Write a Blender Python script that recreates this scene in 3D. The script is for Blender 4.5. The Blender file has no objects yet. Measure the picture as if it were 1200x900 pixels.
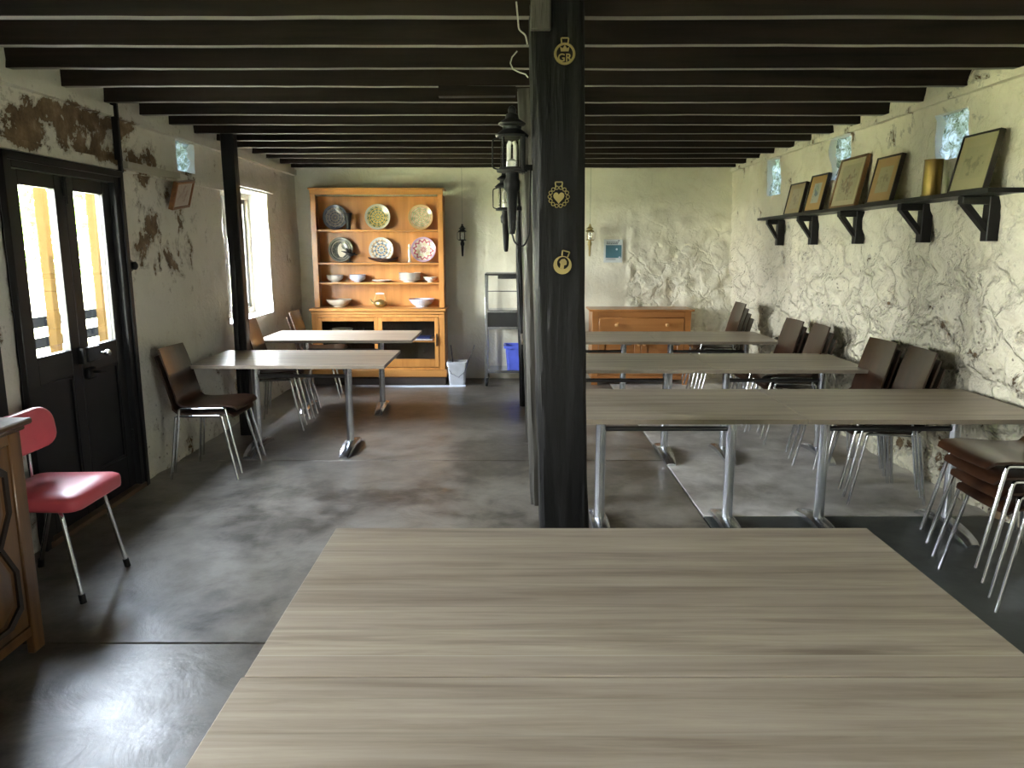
import bpy, bmesh, math, random
from mathutils import Vector, Matrix, noise
random.seed(7)
PI = math.pi
scn = bpy.context.scene
C = scn.collection
# ------------------------------------------------------------ camera, sky, sun, exposure
H = 1.56
cam = bpy.data.cameras.new('camera'); cam.sensor_width = 36; cam.lens = 26.7; cam.clip_start = .05
co = bpy.data.objects.new('camera', cam); C.objects.link(co)
co.location = (0, 0, H); co.rotation_euler = (math.radians(90-10.38), 0, 0)
scn.camera = co
vs_ = scn.view_settings
vs_.view_transform = 'Standard'; vs_.look = 'None'; vs_.gamma = 1; vs_.use_curve_mapping = False
vs_.exposure = 2.75
w = bpy.data.worlds.new('sky'); scn.world = w; w.use_nodes = True
nt = w.node_tree; bg = nt.nodes['Background']
tc = nt.nodes.new('ShaderNodeTexCoord'); sp = nt.nodes.new('ShaderNodeSeparateXYZ'); cr = nt.nodes.new('ShaderNodeValToRGB')
nt.links.new(tc.outputs['Generated'], sp.inputs[0]); nt.links.new(sp.outputs['Z'], cr.inputs[0]); nt.links.new(cr.outputs[0], bg.inputs[0])
cr.color_ramp.elements[0].position = 0.0; cr.color_ramp.elements[0].color = (.98, 1, .95, 1)
cr.color_ramp.elements[1].position = .7; cr.color_ramp.elements[1].color = (.70, .82, 1, 1)
bg.inputs[1].default_value = 14
sun = bpy.data.lights.new('sun', 'SUN'); sun.energy = 13; sun.angle = .01; sun.color = (1, .93, .78)
so = bpy.data.objects.new('sun', sun); C.objects.link(so)
so.rotation_euler = Vector((.75, .22, 1.05)).to_track_quat('Z', 'Y').to_euler()
def portal(loc, d, sx, sy):
    l = bpy.data.lights.new('window_portal', 'AREA'); l.shape = 'RECTANGLE'; l.size = sx; l.size_y = sy
    l.cycles.is_portal = True
    o = bpy.data.objects.new('window_portal', l); C.objects.link(o); o.location = loc
    o.rotation_euler = (-Vector(d)).to_track_quat('Z', 'Y').to_euler()
portal((-2.56, 4.27, 1.42), (1, 0, 0), 1.0, .95)
portal((-2.78, 7.22, 1.47), (1, 0, 0), 1.2, 1.2)
portal((-2.86, 1.0, 1.5), (1, 0, 0), 1.2, 1.25)  # portal of the added left window, out of view
portal((3.14, -1.1, 1.5), (-1, 0, 0), 1.0, 1.25)  # portal of the added right window behind the camera

# ------------------------------------------------------------ material helpers
def newmat(name):
    m = bpy.data.materials.new(name); m.use_nodes = True
    return m, m.node_tree, m.node_tree.nodes['Principled BSDF']
def N(nt, t, **kw):
    n = nt.nodes.new('ShaderNode'+t)
    for k, v in kw.items():
        if k[0] == '_': setattr(n, k[1:], v)
        else: n.inputs[k.replace('_', ' ')].default_value = v
    return n
def L(nt, a, b): nt.links.new(a, b)
def col(c): return (c[0], c[1], c[2], 1)
def coords(nt, scale=(1, 1, 1), rnd=True):
    t = N(nt, 'TexCoord'); m = N(nt, 'Mapping'); m.inputs['Scale'].default_value = scale
    L(nt, t.outputs['Object'], m.inputs['Vector'])
    if rnd:
        oi = N(nt, 'ObjectInfo'); mu = N(nt, 'Math', _operation='MULTIPLY'); mu.inputs[1].default_value = 17
        L(nt, oi.outputs['Random'], mu.inputs[0]); L(nt, mu.outputs[0], m.inputs['Location'])
    return m.outputs[0]
def nz(nt, vec, scale, detail=4, rough=.55, dist=0):
    n = N(nt, 'TexNoise', Scale=scale, Detail=detail, Roughness=rough, Distortion=dist); L(nt, vec, n.inputs['Vector']); return n.outputs['Fac']
def ramp(nt, f, stops):
    r = N(nt, 'ValToRGB'); e = r.color_ramp.elements
    while len(e) < len(stops): e.new(.5)
    for i, (p, c) in enumerate(stops):
        e[i].position = p; e[i].color = col(c) if hasattr(c, '__len__') else (c, c, c, 1)
    L(nt, f, r.inputs[0]); return r.outputs[0]
def mix(nt, f, a, b, mode='MIX'):
    m = N(nt, 'Mix', _data_type='RGBA', _blend_type=mode)
    for s, v in ((m.inputs['Factor'], f), (m.inputs['A'], a), (m.inputs['B'], b)):
        if s.name == 'Factor':
            s = m.inputs[0]
        else: s = m.inputs[6 if s.name == 'A' else 7]
        if hasattr(v, 'is_output'): L(nt, v, s)
        elif hasattr(v, '__len__'): s.default_value = col(v)
        else: s.default_value = v
    return m.outputs[2]
def M_(nt, op, a, b=0, c=0):
    m = N(nt, 'Math', _operation=op)
    for i, v in enumerate((a, b, c)):
        if hasattr(v, 'is_output'): L(nt, v, m.inputs[i])
        else: m.inputs[i].default_value = v
    return m.outputs[0]
def sstep(nt, x, a, b):
    m = N(nt, 'MapRange', _interpolation_type='SMOOTHSTEP'); L(nt, x, m.inputs[0])
    m.inputs[1].default_value = a; m.inputs[2].default_value = b; return m.outputs[0]
def bump(nt, b, h, strength=.3, dist=.01, prev=None):
    n = N(nt, 'Bump', Strength=strength, Distance=dist); L(nt, h, n.inputs['Height'])
    if prev is not None: L(nt, prev, n.inputs['Normal'])
    L(nt, n.outputs[0], b.inputs['Normal']); return n.outputs[0]
def plain(name, c, rough=.5, metal=0, spec=.5, coat=0, vary=.12):
    m, nt, b = newmat(name)
    v = coords(nt); f = nz(nt, v, 9, 3)
    L(nt, ramp(nt, f, [(.3, [x*(1-vary) for x in c]), (.7, [min(1, x*(1+vary)) for x in c])]), b.inputs['Base Color'])
    b.inputs['Roughness'].default_value = rough; b.inputs['Metallic'].default_value = metal
    b.inputs['Specular IOR Level'].default_value = spec; b.inputs['Coat Weight'].default_value = coat
    return m
def wood(name, dark, light, axis='X', rough=.45, fine=28, coat=0, bmp=.15, stretch=.06, spec=.5, bd=.002):
    m, nt, b = newmat(name)
    s = {'X': (stretch, 1, 1), 'Y': (1, stretch, 1), 'Z': (1, 1, stretch)}[axis]
    v = coords(nt, s)
    f = nz(nt, v, fine, 5, .6, .4); g = nz(nt, v, fine*.22, 3, .5, 1.2)
    k = M_(nt, 'MULTIPLY_ADD', f, .55, M_(nt, 'MULTIPLY', g, .45))
    L(nt, ramp(nt, k, [(.36, dark), (.62, light)]), b.inputs['Base Color'])
    b.inputs['Specular IOR Level'].default_value = spec; b.inputs['Roughness'].default_value = rough; b.inputs['Coat Weight'].default_value = coat; b.inputs['Coat Roughness'].default_value = .15
    bump(nt, b, f, bmp, bd)
    return m
def metal(name, c, rough=.2): return plain(name, c, rough, 1, vary=.05)

def plaster(name, base, kind):
    m, nt, b = newmat(name)
    v = coords(nt, rnd=False)
    t = N(nt, 'TexCoord'); s = N(nt, 'SeparateXYZ'); L(nt, t.outputs['Object'], s.inputs[0]); Y, Z = s.outputs['Y'], s.outputs['Z']
    big = nz(nt, v, 1.1, 4, .6); mid = nz(nt, v, 5, 6, .65, .6); fine = nz(nt, v, 38, 4, .6)
    c = mix(nt, sstep(nt, big, .35, .7), base, [x*.86 for x in base])
    c = mix(nt, M_(nt, 'MULTIPLY', sstep(nt, mid, .5, .75), .5), c, (base[0]*.78, base[1]*.74, base[2]*.66))
    low = M_(nt, 'SUBTRACT', 1, sstep(nt, Z, .05, .75))
    hgt = fine
    # lime coat lost: mask by region
    if kind == 'left':
        up = M_(nt, 'MULTIPLY', sstep(nt, Z, 1.99, 2.10), M_(nt, 'SUBTRACT', 1, sstep(nt, Y, 4.9, 5.9)))
        up = M_(nt, 'MULTIPLY', up, M_(nt, 'SUBTRACT', 1, sstep(nt, Z, 2.30, 2.36)))
        d = M_(nt, 'ABSOLUTE', M_(nt, 'SUBTRACT', Y, 5.5)); mr = M_(nt, 'SUBTRACT', 1, sstep(nt, d, .35, .75))
        mr = M_(nt, 'MULTIPLY', mr, M_(nt, 'MULTIPLY', sstep(nt, Z, 1.25, 1.5), M_(nt, 'SUBTRACT', 1, sstep(nt, Z, 1.98, 2.2))))
        gate = M_(nt, 'ADD', M_(nt, 'MULTIPLY', up, .19), M_(nt, 'ADD', M_(nt, 'MULTIPLY', mr, .128), M_(nt, 'MULTIPLY', low, .07)))
    elif kind == 'right':
        gate = M_(nt, 'ADD', M_(nt, 'MULTIPLY', low, .10), .005)
        gate = M_(nt, 'ADD', gate, M_(nt, 'MULTIPLY', sstep(nt, Z, 2.24, 2.42), .05))
        gate = M_(nt, 'ADD', gate, M_(nt, 'MULTIPLY', M_(nt, 'SUBTRACT', 1, sstep(nt, Y, 3.2, 5.2)), .03))
    else:
        gate = M_(nt, 'MULTIPLY_ADD', low, .05, -.12)
    e = nz(nt, v, 4.6, 8, .68, .25)
    pk = M_(nt, 'ADD', e, gate)
    mask = sstep(nt, pk, .665, .675)
    under = ramp(nt, nz(nt, v, 9, 5, .7), [(.3, (.10, .065, .035)), (.55, (.22, .15, .085)), (.75, (.36, .28, .19))])
    mask2 = M_(nt, 'MULTIPLY', sstep(nt, pk, .615, .625), .55)
    c = mix(nt, mask2, c, (.40, .37, .30)); c = mix(nt, mask, c, under)
    # trowelled stone relief: wandering creases between rounded lumps
    wn_ = N(nt, 'TexNoise', Scale=3.0, Detail=5, Roughness=.6); L(nt, v, wn_.inputs['Vector'])
    va = N(nt, 'VectorMath', _operation='MULTIPLY_ADD'); L(nt, wn_.outputs['Color'], va.inputs[0]); va.inputs[1].default_value = (.5, .5, .32); L(nt, v, va.inputs[2])
    v1 = N(nt, 'TexVoronoi', _feature='DISTANCE_TO_EDGE', Scale=3.8); L(nt, va.outputs[0], v1.inputs['Vector'])
    v2 = N(nt, 'TexVoronoi', _feature='SMOOTH_F1', Scale=12); L(nt, va.outputs[0], v2.inputs['Vector'])
    rg = sstep(nt, v1.outputs['Distance'], 0, .10)
    rough = {'left': .12, 'right': .55, 'back': .5}[kind]
    region = M_(nt, 'MULTIPLY_ADD', M_(nt, 'SUBTRACT', 1, sstep(nt, Z, 1.2, 1.9)), .8, .2) if kind != 'left' else low
    if kind == 'back':
        region = M_(nt, 'MULTIPLY', region, sstep(nt, s.outputs['X'], 1.33, 1.36))
    relief = M_(nt, 'MULTIPLY', M_(nt, 'MULTIPLY_ADD', rg, .5, M_(nt, 'MULTIPLY', v2.outputs['Distance'], -1.1)), M_(nt, 'MULTIPLY', region, rough*2))
    if kind == 'right':
        cg = M_(nt, 'MULTIPLY', M_(nt, 'SUBTRACT', 1, sstep(nt, v1.outputs['Distance'], .0, .022)), M_(nt, 'MULTIPLY', sstep(nt, mid, .46, .56), region))
        c = mix(nt, M_(nt, 'MULTIPLY', cg, .5), c, (.28, .22, .15))
    if kind != 'back':
        # small pits
        vo = N(nt, 'TexVoronoi', Scale=19); L(nt, v, vo.inputs['Vector'])
        pit = M_(nt, 'MULTIPLY', M_(nt, 'SUBTRACT', 1, sstep(nt, vo.outputs['Distance'], .12, .2)), sstep(nt, nz(nt, v, 2.6, 3), .44, .58))
        pit = M_(nt, 'MULTIPLY', pit, M_(nt, 'MAXIMUM', low, .75 if kind == 'right' else .2))
        pit = M_(nt, 'MULTIPLY', pit, 1 if kind == 'left' else M_(nt, 'SUBTRACT', 1, sstep(nt, Z, 1.2, 2.0)))
        c = mix(nt, pit, c, (.12, .085, .06))
    L(nt, c, b.inputs['Base Color']); b.inputs['Roughness'].default_value = .8; b.inputs['Specular IOR Level'].default_value = .3
    hh = M_(nt, 'ADD', relief, M_(nt, 'SUBTRACT', M_(nt, 'MULTIPLY_ADD', mid, .6, M_(nt, 'MULTIPLY', fine, .15)), M_(nt, 'MULTIPLY', mask, .35)))
    bump(nt, b, hh, 1.0 if kind != 'back' else .6, .035)
    return m
def concrete(name, c1, c2, r0, r1, bs=.25, coat=0):
    m, nt, b = newmat(name)
    v = coords(nt, rnd=False)
    a = nz(nt, v, 1.0, 6, .55, .5); f = nz(nt, v, 6, 8, .65, .3)
    k = M_(nt, 'MULTIPLY_ADD', a, .6, M_(nt, 'MULTIPLY', f, .4))
    L(nt, ramp(nt, k, [(.42, c1), (.50, [(p+q)/2 for p, q in zip(c1, c2)]), (.60, c2)]), b.inputs['Base Color'])
    b.inputs['Coat Weight'].default_value = coat; b.inputs['Coat Roughness'].default_value = .27
    mr = N(nt, 'MapRange'); L(nt, f, mr.inputs[0]); mr.inputs[1].default_value = .3; mr.inputs[2].default_value = .7
    mr.inputs[3].default_value = r0; mr.inputs[4].default_value = r1; L(nt, mr.outputs[0], b.inputs['Roughness'])
    h = M_(nt, 'MULTIPLY_ADD', nz(nt, v, 3.2, 6, .6, .9), 1.0, M_(nt, 'MULTIPLY', nz(nt, v, 22, 3), .06))
    bump(nt, b, h, bs, .02)
    return m
def laminate():
    m, nt, b = newmat('table_laminate')
    t = N(nt, 'TexCoord'); s = N(nt, 'SeparateXYZ'); L(nt, t.outputs['Object'], s.inputs[0])
    wob = nz(nt, t.outputs['Object'], .6, 1)
    q = M_(nt, 'MULTIPLY_ADD', s.outputs['Y'], 9.2, 3.31)
    fl = M_(nt, 'FLOOR', q); fr = M_(nt, 'FRACT', q)
    wn = N(nt, 'TexWhiteNoise', _noise_dimensions='1D'); L(nt, fl, wn.inputs['W'])
    mp = N(nt, 'Mapping'); mp.inputs['Scale'].default_value = (.055, 1, 1); L(nt, t.outputs['Object'], mp.inputs['Vector'])
    cx = N(nt, 'CombineXYZ'); L(nt, M_(nt, 'MULTIPLY', wn.outputs['Value'], 9), cx.inputs[0]); L(nt, cx.outputs[0], mp.inputs['Location'])
    g = nz(nt, mp.outputs[0], 42, 5, .65, .5); g2 = nz(nt, mp.outputs[0], 9, 3, .5, 1.5)
    k = M_(nt, 'MULTIPLY_ADD', g, .5, M_(nt, 'MULTIPLY', g2, .5))
    c = ramp(nt, k, [(.36, (.19, .15, .11)), (.5, (.34, .285, .22)), (.64, (.46, .40, .32))])
    c = mix(nt, M_(nt, 'MULTIPLY', wn.outputs['Value'], .45), c, (.25, .20, .16))
    ln = M_(nt, 'SUBTRACT', 1, sstep(nt, fr, .02, .04))
    c = mix(nt, M_(nt, 'MULTIPLY', ln, .7), c, mix(nt, wn.outputs['Value'], (.50, .46, .38), (.15, .12, .08)))
    L(nt, c, b.inputs['Base Color']); b.inputs['Roughness'].default_value = .38
    bump(nt, b, g, .06, .001)
    return m
def plate_mat(name, ground, ink, ink2, rim, freq=9, rings=46):
    """glazed plate decorated in rings and petals, in the plate's own XZ plane"""
    m, nt, b = newmat(name)
    t = N(nt, 'TexCoord'); s = N(nt, 'SeparateXYZ'); L(nt, t.outputs['Object'], s.inputs[0])
    x, z = s.outputs['X'], s.outputs['Z']
    r = M_(nt, 'SQRT', M_(nt, 'ADD', M_(nt, 'MULTIPLY', x, x), M_(nt, 'MULTIPLY', z, z)))
    a = M_(nt, 'ARCTAN2', z, x)
    p = M_(nt, 'ADD', M_(nt, 'SINE', M_(nt, 'MULTIPLY', a, freq)), M_(nt, 'SINE', M_(nt, 'MULTIPLY', r, rings*6)))
    n = nz(nt, t.outputs['Object'], 60, 2)
    f = M_(nt, 'MULTIPLY_ADD', n, 2.2, M_(nt, 'SUBTRACT', p, 1.1))
    c = mix(nt, sstep(nt, f, -.2, .2), ground, ink)
    f2 = M_(nt, 'SINE', M_(nt, 'MULTIPLY_ADD', r, rings*4, M_(nt, 'MULTIPLY', M_(nt, 'SINE', M_(nt, 'MULTIPLY', a, freq*2)), .9)))
    c = mix(nt, sstep(nt, f2, .55, .75), c, ink2)
    c = mix(nt, sstep(nt, r, .118, .121), c, rim)
    L(nt, c, b.inputs['Base Color']); b.inputs['Roughness'].default_value = .15
    return m
def print_mat(name, mount, paper, ink, ink2, w, h, mw, mh, seed=0, oy=0):
    """old mounted print: mount board, paper window, drawn figure group (flat print)"""
    m, nt, b = newmat(name)
    t = N(nt, 'TexCoord'); s = N(nt, 'SeparateXYZ'); L(nt, t.outputs['Object'], s.inputs[0])
    x, z = s.outputs['X'], M_(nt, 'SUBTRACT', s.outputs['Z'], h/2+oy)
    ax = M_(nt, 'ABSOLUTE', x); az = M_(nt, 'ABSOLUTE', z)
    inside = M_(nt, 'MULTIPLY', M_(nt, 'LESS_THAN', ax, mw/2), M_(nt, 'LESS_THAN', az, mh/2))
    e = M_(nt, 'SQRT', M_(nt, 'ADD', M_(nt, 'POWER', M_(nt, 'DIVIDE', x, mw*.5), 2), M_(nt, 'POWER', M_(nt, 'DIVIDE', z, mh*.5), 2)))
    mp = N(nt, 'Mapping'); mp.inputs['Location'].default_value = (seed, seed*2, 0); L(nt, t.outputs['Object'], mp.inputs[0])
    n = nz(nt, mp.outputs[0], 26, 5, .65)
    fig = M_(nt, 'MULTIPLY', sstep(nt, M_(nt, 'SUBTRACT', n, M_(nt, 'MULTIPLY', e, .22)), .36, .46), inside)
    n2 = nz(nt, mp.outputs[0], 12, 2)
    c = mix(nt, inside, mount, paper)
    c = mix(nt, M_(nt, 'MULTIPLY', fig, .8), c, mix(nt, sstep(nt, n2, .45, .55), ink, ink2))
    L(nt, c, b.inputs['Base Color']); b.inputs['Roughness'].default_value = .35; b.inputs['Specular IOR Level'].default_value = .3
    return m
def glass(name, tint=(1, 1, 1), refl=.08, rough=.02):
    m = bpy.data.materials.new(name); m.use_nodes = True; nt = m.node_tree; nt.nodes.remove(nt.nodes['Principled BSDF'])
    o = nt.nodes['Material Output']; t = N(nt, 'BsdfTransparent'); g = N(nt, 'BsdfGlossy', Roughness=rough); x = N(nt, 'MixShader')
    t.inputs[0].default_value = col(tint)
    f = N(nt, 'LayerWeight', Blend=.5); L(nt, M_(nt, 'MULTIPLY_ADD', M_(nt, 'POWER', f.outputs['Facing'], 5), .8, refl*.5), x.inputs[0])
    L(nt, t.outputs[0], x.inputs[1]); L(nt, g.outputs[0], x.inputs[2]); L(nt, x.outputs[0], o.inputs[0])
    return m
def film_mat():
    m = bpy.data.materials.new('crumpled_film'); m.use_nodes = True; nt = m.node_tree; nt.nodes.remove(nt.nodes['Principled BSDF'])
    o = nt.nodes['Material Output']; d = N(nt, 'BsdfDiffuse'); t = N(nt, 'BsdfTranslucent'); g = N(nt, 'BsdfGlossy', Roughness=.2)
    v = coords(nt, rnd=False); n = nz(nt, v, 16, 6, .75, .8)
    L(nt, ramp(nt, n, [(.36, (.10, .11, .05)), (.5, (.45, .48, .42)), (.6, (.75, .8, .9))]), d.inputs[0])
    L(nt, ramp(nt, n, [(.38, (.006, .009, .002)), (.50, (.03, .045, .045)), (.62, (.10, .13, .20))]), t.inputs[0])
    a = N(nt, 'MixShader'); a.inputs[0].default_value = .5; bb = N(nt, 'MixShader'); bb.inputs[0].default_value = .12
    bn = N(nt, 'Bump', Strength=1, Distance=.03); L(nt, n, bn.inputs['Height'])
    for q in (d, t, g): L(nt, bn.outputs[0], q.inputs['Normal'])
    L(nt, d.outputs[0], a.inputs[1]); L(nt, t.outputs[0], a.inputs[2]); L(nt, a.outputs[0], bb.inputs[1]); L(nt, g.outputs[0], bb.inputs[2]); L(nt, bb.outputs[0], o.inputs[0])
    return m

MT = dict(
 wall_l=plaster('limewash_left', (.74, .71, .62), 'left'), wall_r=plaster('limewash_right', (.80, .75, .60), 'right'),
 wall_b=plaster('limewash_back', (.82, .79, .64), 'back'),
 floor_d=concrete('polished_concrete', (.075, .062, .048), (.27, .24, .20), .28, .46, .35, .18),
 floor_l=concrete('worn_concrete', (.33, .30, .27), (.70, .67, .63), .40, .65, .25),
 floor_g=concrete('painted_concrete', (.026, .031, .030), (.05, .055, .05), .30, .5, .12),
 reveal=plain('daylit_limewash', (.80, .79, .74), .8, vary=.03),  # reveals painted whiter so they look bright with daylight
 bare=plain('screed', (.05, .045, .04), .8),
 joist=wood('joist_timber', (.010, .007, .005), (.032, .022, .015), 'X', .6, 16, 0, .3, spec=.2),
 joist_b=wood('joist_pale_underside', (.12, .11, .09), (.32, .30, .25), 'X', .7, 14),  # undersides coloured paler than the joist sides
 board=wood('ceiling_board', (.012, .009, .007), (.03, .024, .018), 'Y', .7, 14, spec=.2),
 post=wood('black_painted_timber', (.002, .002, .002), (.008, .0075, .007), 'Z', .45, 16, 0, 1, .07, .22, .012),
 post_w=wood('weathered_timber', (.035, .032, .025), (.10, .092, .075), 'Z', .5, 20, 0, 1, .06, .4, .012),
 black=plain('black_paint', (.007, .0065, .007), .4, spec=.35), blackm=plain('black_metal', (.008, .008, .008), .45, 0, .3),
 limed=plaster('limed_timber', (.50, .47, .38), 'back'),
 lam=laminate(), lam_e=plain('table_edge_band', (.23, .19, .14), .4),
 chrome=metal('chrome', (.72, .74, .78), .12), steel=metal('brushed_aluminium', (.62, .64, .68), .25), darkst=metal('dark_steel', (.12, .12, .125), .35),
 ply=wood('stained_beech_ply', (.012, .005, .003), (.048, .020, .009), 'Z', .28, 9, .3, .03), plye=plain('ply_edge', (.035, .017, .009), .5),
 pink=plain('pink_vinyl', (.62, .095, .12), .36, vary=.06), rubber=plain('black_rubber', (.01, .01, .01), .6),
 oak=wood('old_oak', (.055, .025, .008), (.18, .085, .030), 'Z', .35, 18, .3, .2), oakt=wood('old_oak_top', (.06, .032, .014), (.19, .11, .05), 'Y', .5, 18, 0),
 oakd=plain('dark_moulding', (.018, .010, .006), .35),
 pine=wood('varnished_pine', (.42, .17, .038), (.64, .29, .075), 'Z', .35, 12, .3, .08), pineh=wood('varnished_pine_rail', (.40, .17, .038), (.62, .29, .08), 'X', .35, 12, .3, .08),
 pinec=wood('orange_pine', (.30, .115, .03), (.45, .19, .055), 'X', .35, 12, .3, .08), plinth=plain('dark_plinth', (.05, .035, .025), .6),
 knobw=plain('pale_wood_knob', (.62, .33, .12), .35),
 pane=glass('window_pane'), dglass=glass('cabinet_pane', (.9, .9, .9), .07), lglass=glass('lamp_glass', (.9, .9, .85), .1),
 film=film_mat(), brass=metal('brass', (.42, .34, .15), .5), brass2=metal('polished_brass', (.26, .18, .06), .3),
 white=plain('white_glaze', (.74, .72, .67), .18, vary=.04), whiteb=plain('blue_white_glaze', (.60, .66, .78), .18, vary=.05), cream=plain('cream_glaze', (.70, .66, .54), .2, vary=.05),
 darkbowl=wood('dark_wood_bowl', (.02, .01, .006), (.05, .02, .012), 'X', .35), bulb=plain('opal_bulb', (.85, .85, .82), .25),
 blue=plain('blue_plastic', (.10, .14, .62), .35), bucket=plain('grey_plastic', (.52, .53, .54), .45), paper=plain('paper', (.75, .76, .78), .7), navy=plain('navy_paper', (.03, .05, .18), .5),
 poster=plain('poster_teal', (.075, .19, .25), .4), ink=plain('poster_ink', (.02, .03, .05), .5), mountp=plain('poster_white', (.62, .66, .66), .4),
 frame_b=plain('thin_dark_frame', (.018, .012, .008), .35), frame_g=wood('walnut_frame', (.10, .05, .018), (.25, .13, .045), 'X', .35), frame_o=wood('oak_frame', (.14, .055, .018), (.30, .13, .045), 'X', .3),
 cable=plain('pale_cable', (.42, .42, .34), .5), winw=wood('window_timber', (.30, .26, .19), (.52, .46, .36), 'Z', .6, 14), winf=plain('window_sash_paint', (.17, .155, .14), .5),
 vpost=wood('veranda_timber', (.030, .018, .006), (.042, .026, .010), 'Z', .8, 12, spec=0), rail=plain('grey_rail_paint', (.006, .0066, .0078), .8, 0, 0),
 grass=None, leaf=plain('leaves', (.13, .24, .03), .5, vary=.4), bark=plain('bark', (.12, .09, .06), .8), deck=plain('paving', (.42, .39, .33), .7),
 pale_strip=plain('white_strip', (.70, .73, .82), .4, vary=.04))
_g, _n, _b = newmat('dry_grass'); _v = coords(_n, rnd=False)
L(_n, ramp(_n, nz(_n, _v, 2, 6, .7), [(.35, (.30, .32, .12)), (.65, (.50, .47, .24))]), _b.inputs['Base Color']); _b.inputs['Roughness'].default_value = .9
MT['grass'] = _g

# ------------------------------------------------------------ geometry helpers
def link(name, me, m, parent=None, loc=None):
    o = bpy.data.objects.new(name, me); C.objects.link(o)
    if m is not None:
        for x in (m if isinstance(m, (list, tuple)) else [m]): me.materials.append(x)
    if parent is not None: o.parent = parent
    if loc is not None: o.location = loc
    return o
def obj(name, bm, m, parent=None, loc=None, smooth=40):
    bmesh.ops.recalc_face_normals(bm, faces=bm.faces[:])
    me = bpy.data.meshes.new(name); bm.to_mesh(me); bm.free()
    if smooth:
        for p in me.polygons: p.use_smooth = True
        me.set_sharp_from_angle(angle=math.radians(smooth))
    return link(name, me, m, parent, loc)
def thing(name, label, cat, loc=(0, 0, 0), rz=0, group=None):
    o = bpy.data.objects.new(name, None); C.objects.link(o); o.empty_display_size = .1
    o.location = loc; o.rotation_euler = (0, 0, rz); o['label'] = label; o['category'] = cat
    if group: o['group'] = group
    return o
def tag(o, label, cat, group=None):
    o['label'] = label; o['category'] = cat
    if group: o['group'] = group
    return o
def struct(o): o['kind'] = 'structure'; return o
def sempty(name, loc=(0, 0, 0)):
    o = bpy.data.objects.new(name, None); C.objects.link(o); o.location = loc; o['kind'] = 'structure'; return o
def dup(o, parent=None):
    c = o.copy(); C.objects.link(c); c.parent = parent
    for ch in o.children: dup(ch, c)
    return c
def place(src, loc, rz, label, group=None):
    r = dup(src); r.location = loc; r.rotation_euler = (0, 0, rz); r['label'] = label
    if group: r['group'] = group
    return r
def BM(): return bmesh.new()
def box(bm, x0, x1, y0, y1, z0, z1, bev=0, mi=0):
    vs = [bm.verts.new(p) for p in ((x0, y0, z0), (x1, y0, z0), (x1, y1, z0), (x0, y1, z0), (x0, y0, z1), (x1, y0, z1), (x1, y1, z1), (x0, y1, z1))]
    fs = [bm.faces.new([vs[i] for i in f]) for f in ((0, 3, 2, 1), (4, 5, 6, 7), (0, 1, 5, 4), (1, 2, 6, 5), (2, 3, 7, 6), (3, 0, 4, 7))]
    for f in fs: f.material_index = mi
    if bev:
        es = list({e for f in fs for e in f.edges})
        bmesh.ops.bevel(bm, geom=es, offset=bev, segments=1, affect='EDGES', profile=.5)
    return fs
def boxo(name, x0, x1, y0, y1, z0, z1, m, parent=None, bev=.003):
    bm = BM(); box(bm, x0, x1, y0, y1, z0, z1, bev); return obj(name, bm, m, parent)
def rings(bm, rs, closed=False, cap=True):
    vv = [[bm.verts.new(p) for p in r] for r in rs]
    n = len(vv[0]); k = len(vv)
    for i in range(k if closed else k-1):
        a, b = vv[i], vv[(i+1) % k]
        for j in range(n): bm.faces.new((a[j], a[(j+1) % n], b[(j+1) % n], b[j]))
    if cap and not closed:
        bm.faces.new(vv[0][::-1]); bm.faces.new(vv[-1])
    return vv
def tube(bm, pts, r, seg=10, closed=False):
    pts = [Vector(p) for p in pts]; rs = r if hasattr(r, '__len__') else [r]*len(pts)
    up = None; out = []
    for i, p in enumerate(pts):
        if closed: t = pts[(i+1) % len(pts)]-pts[i-1]
        else: t = pts[min(i+1, len(pts)-1)]-pts[max(i-1, 0)]
        t.normalize()
        if up is None: up = t.orthogonal().normalized()
        else:
            up = up-t*up.dot(t); up = up.normalized() if up.length > 1e-6 else t.orthogonal().normalized()
        s = t.cross(up)
        out.append([p+(up*math.cos(2*PI*k/seg)+s*math.sin(2*PI*k/seg))*rs[i] for k in range(seg)])
    rings(bm, out, closed)
def bend(pts, rad=.04, n=5):
    """round the corners of a polyline"""
    pts = [Vector(p) for p in pts]; out = [pts[0]]
    for a, b, c in zip(pts, pts[1:], pts[2:]):
        u = (a-b); v = (c-b); ru = min(rad, u.length*.45); rv = min(rad, v.length*.45)
        p, q = b+u.normalized()*ru, b+v.normalized()*rv
        for k in range(n+1):
            t = k/n; out.append(p*(1-t)**2+b*2*t*(1-t)+q*t*t)
    out.append(pts[-1]); return out
def lathe(bm, prof, seg=24, c=(0, 0, 0), axis='Z', cap=True):
    rs = []
    for r, h in prof:
        r = max(r, 1e-4); ring = []
        for k in range(seg):
            a = 2*PI*k/seg; u, v = r*math.cos(a), r*math.sin(a)
            p = {'Z': (u, v, h), 'Y': (u, h, v), 'X': (h, u, v)}[axis]
            ring.append((p[0]+c[0], p[1]+c[1], p[2]+c[2]))
        rs.append(ring)
    rings(bm, rs, cap=cap)
def prism(bm, poly, d0, d1, axis='Y'):
    """poly of 2D points extruded along axis"""
    f = {'Y': lambda a, b, d: (a, d, b), 'X': lambda a, b, d: (d, a, b), 'Z': lambda a, b, d: (a, b, d)}[axis]
    rings(bm, [[f(a, b, d0) for a, b in poly], [f(a, b, d1) for a, b in poly]])
def arange(a, b, step):
    n = max(1, round((b-a)/step)); return [a+(b-a)*i/n for i in range(n+1)]
def grid_lines(a, b, step, cuts):
    cs = sorted(set([a, b]+[c for c in cuts if a < c < b])); out = []
    for p, q in zip(cs, cs[1:]): out += arange(p, q, step)[:-1]
    return out+[b]
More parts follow.
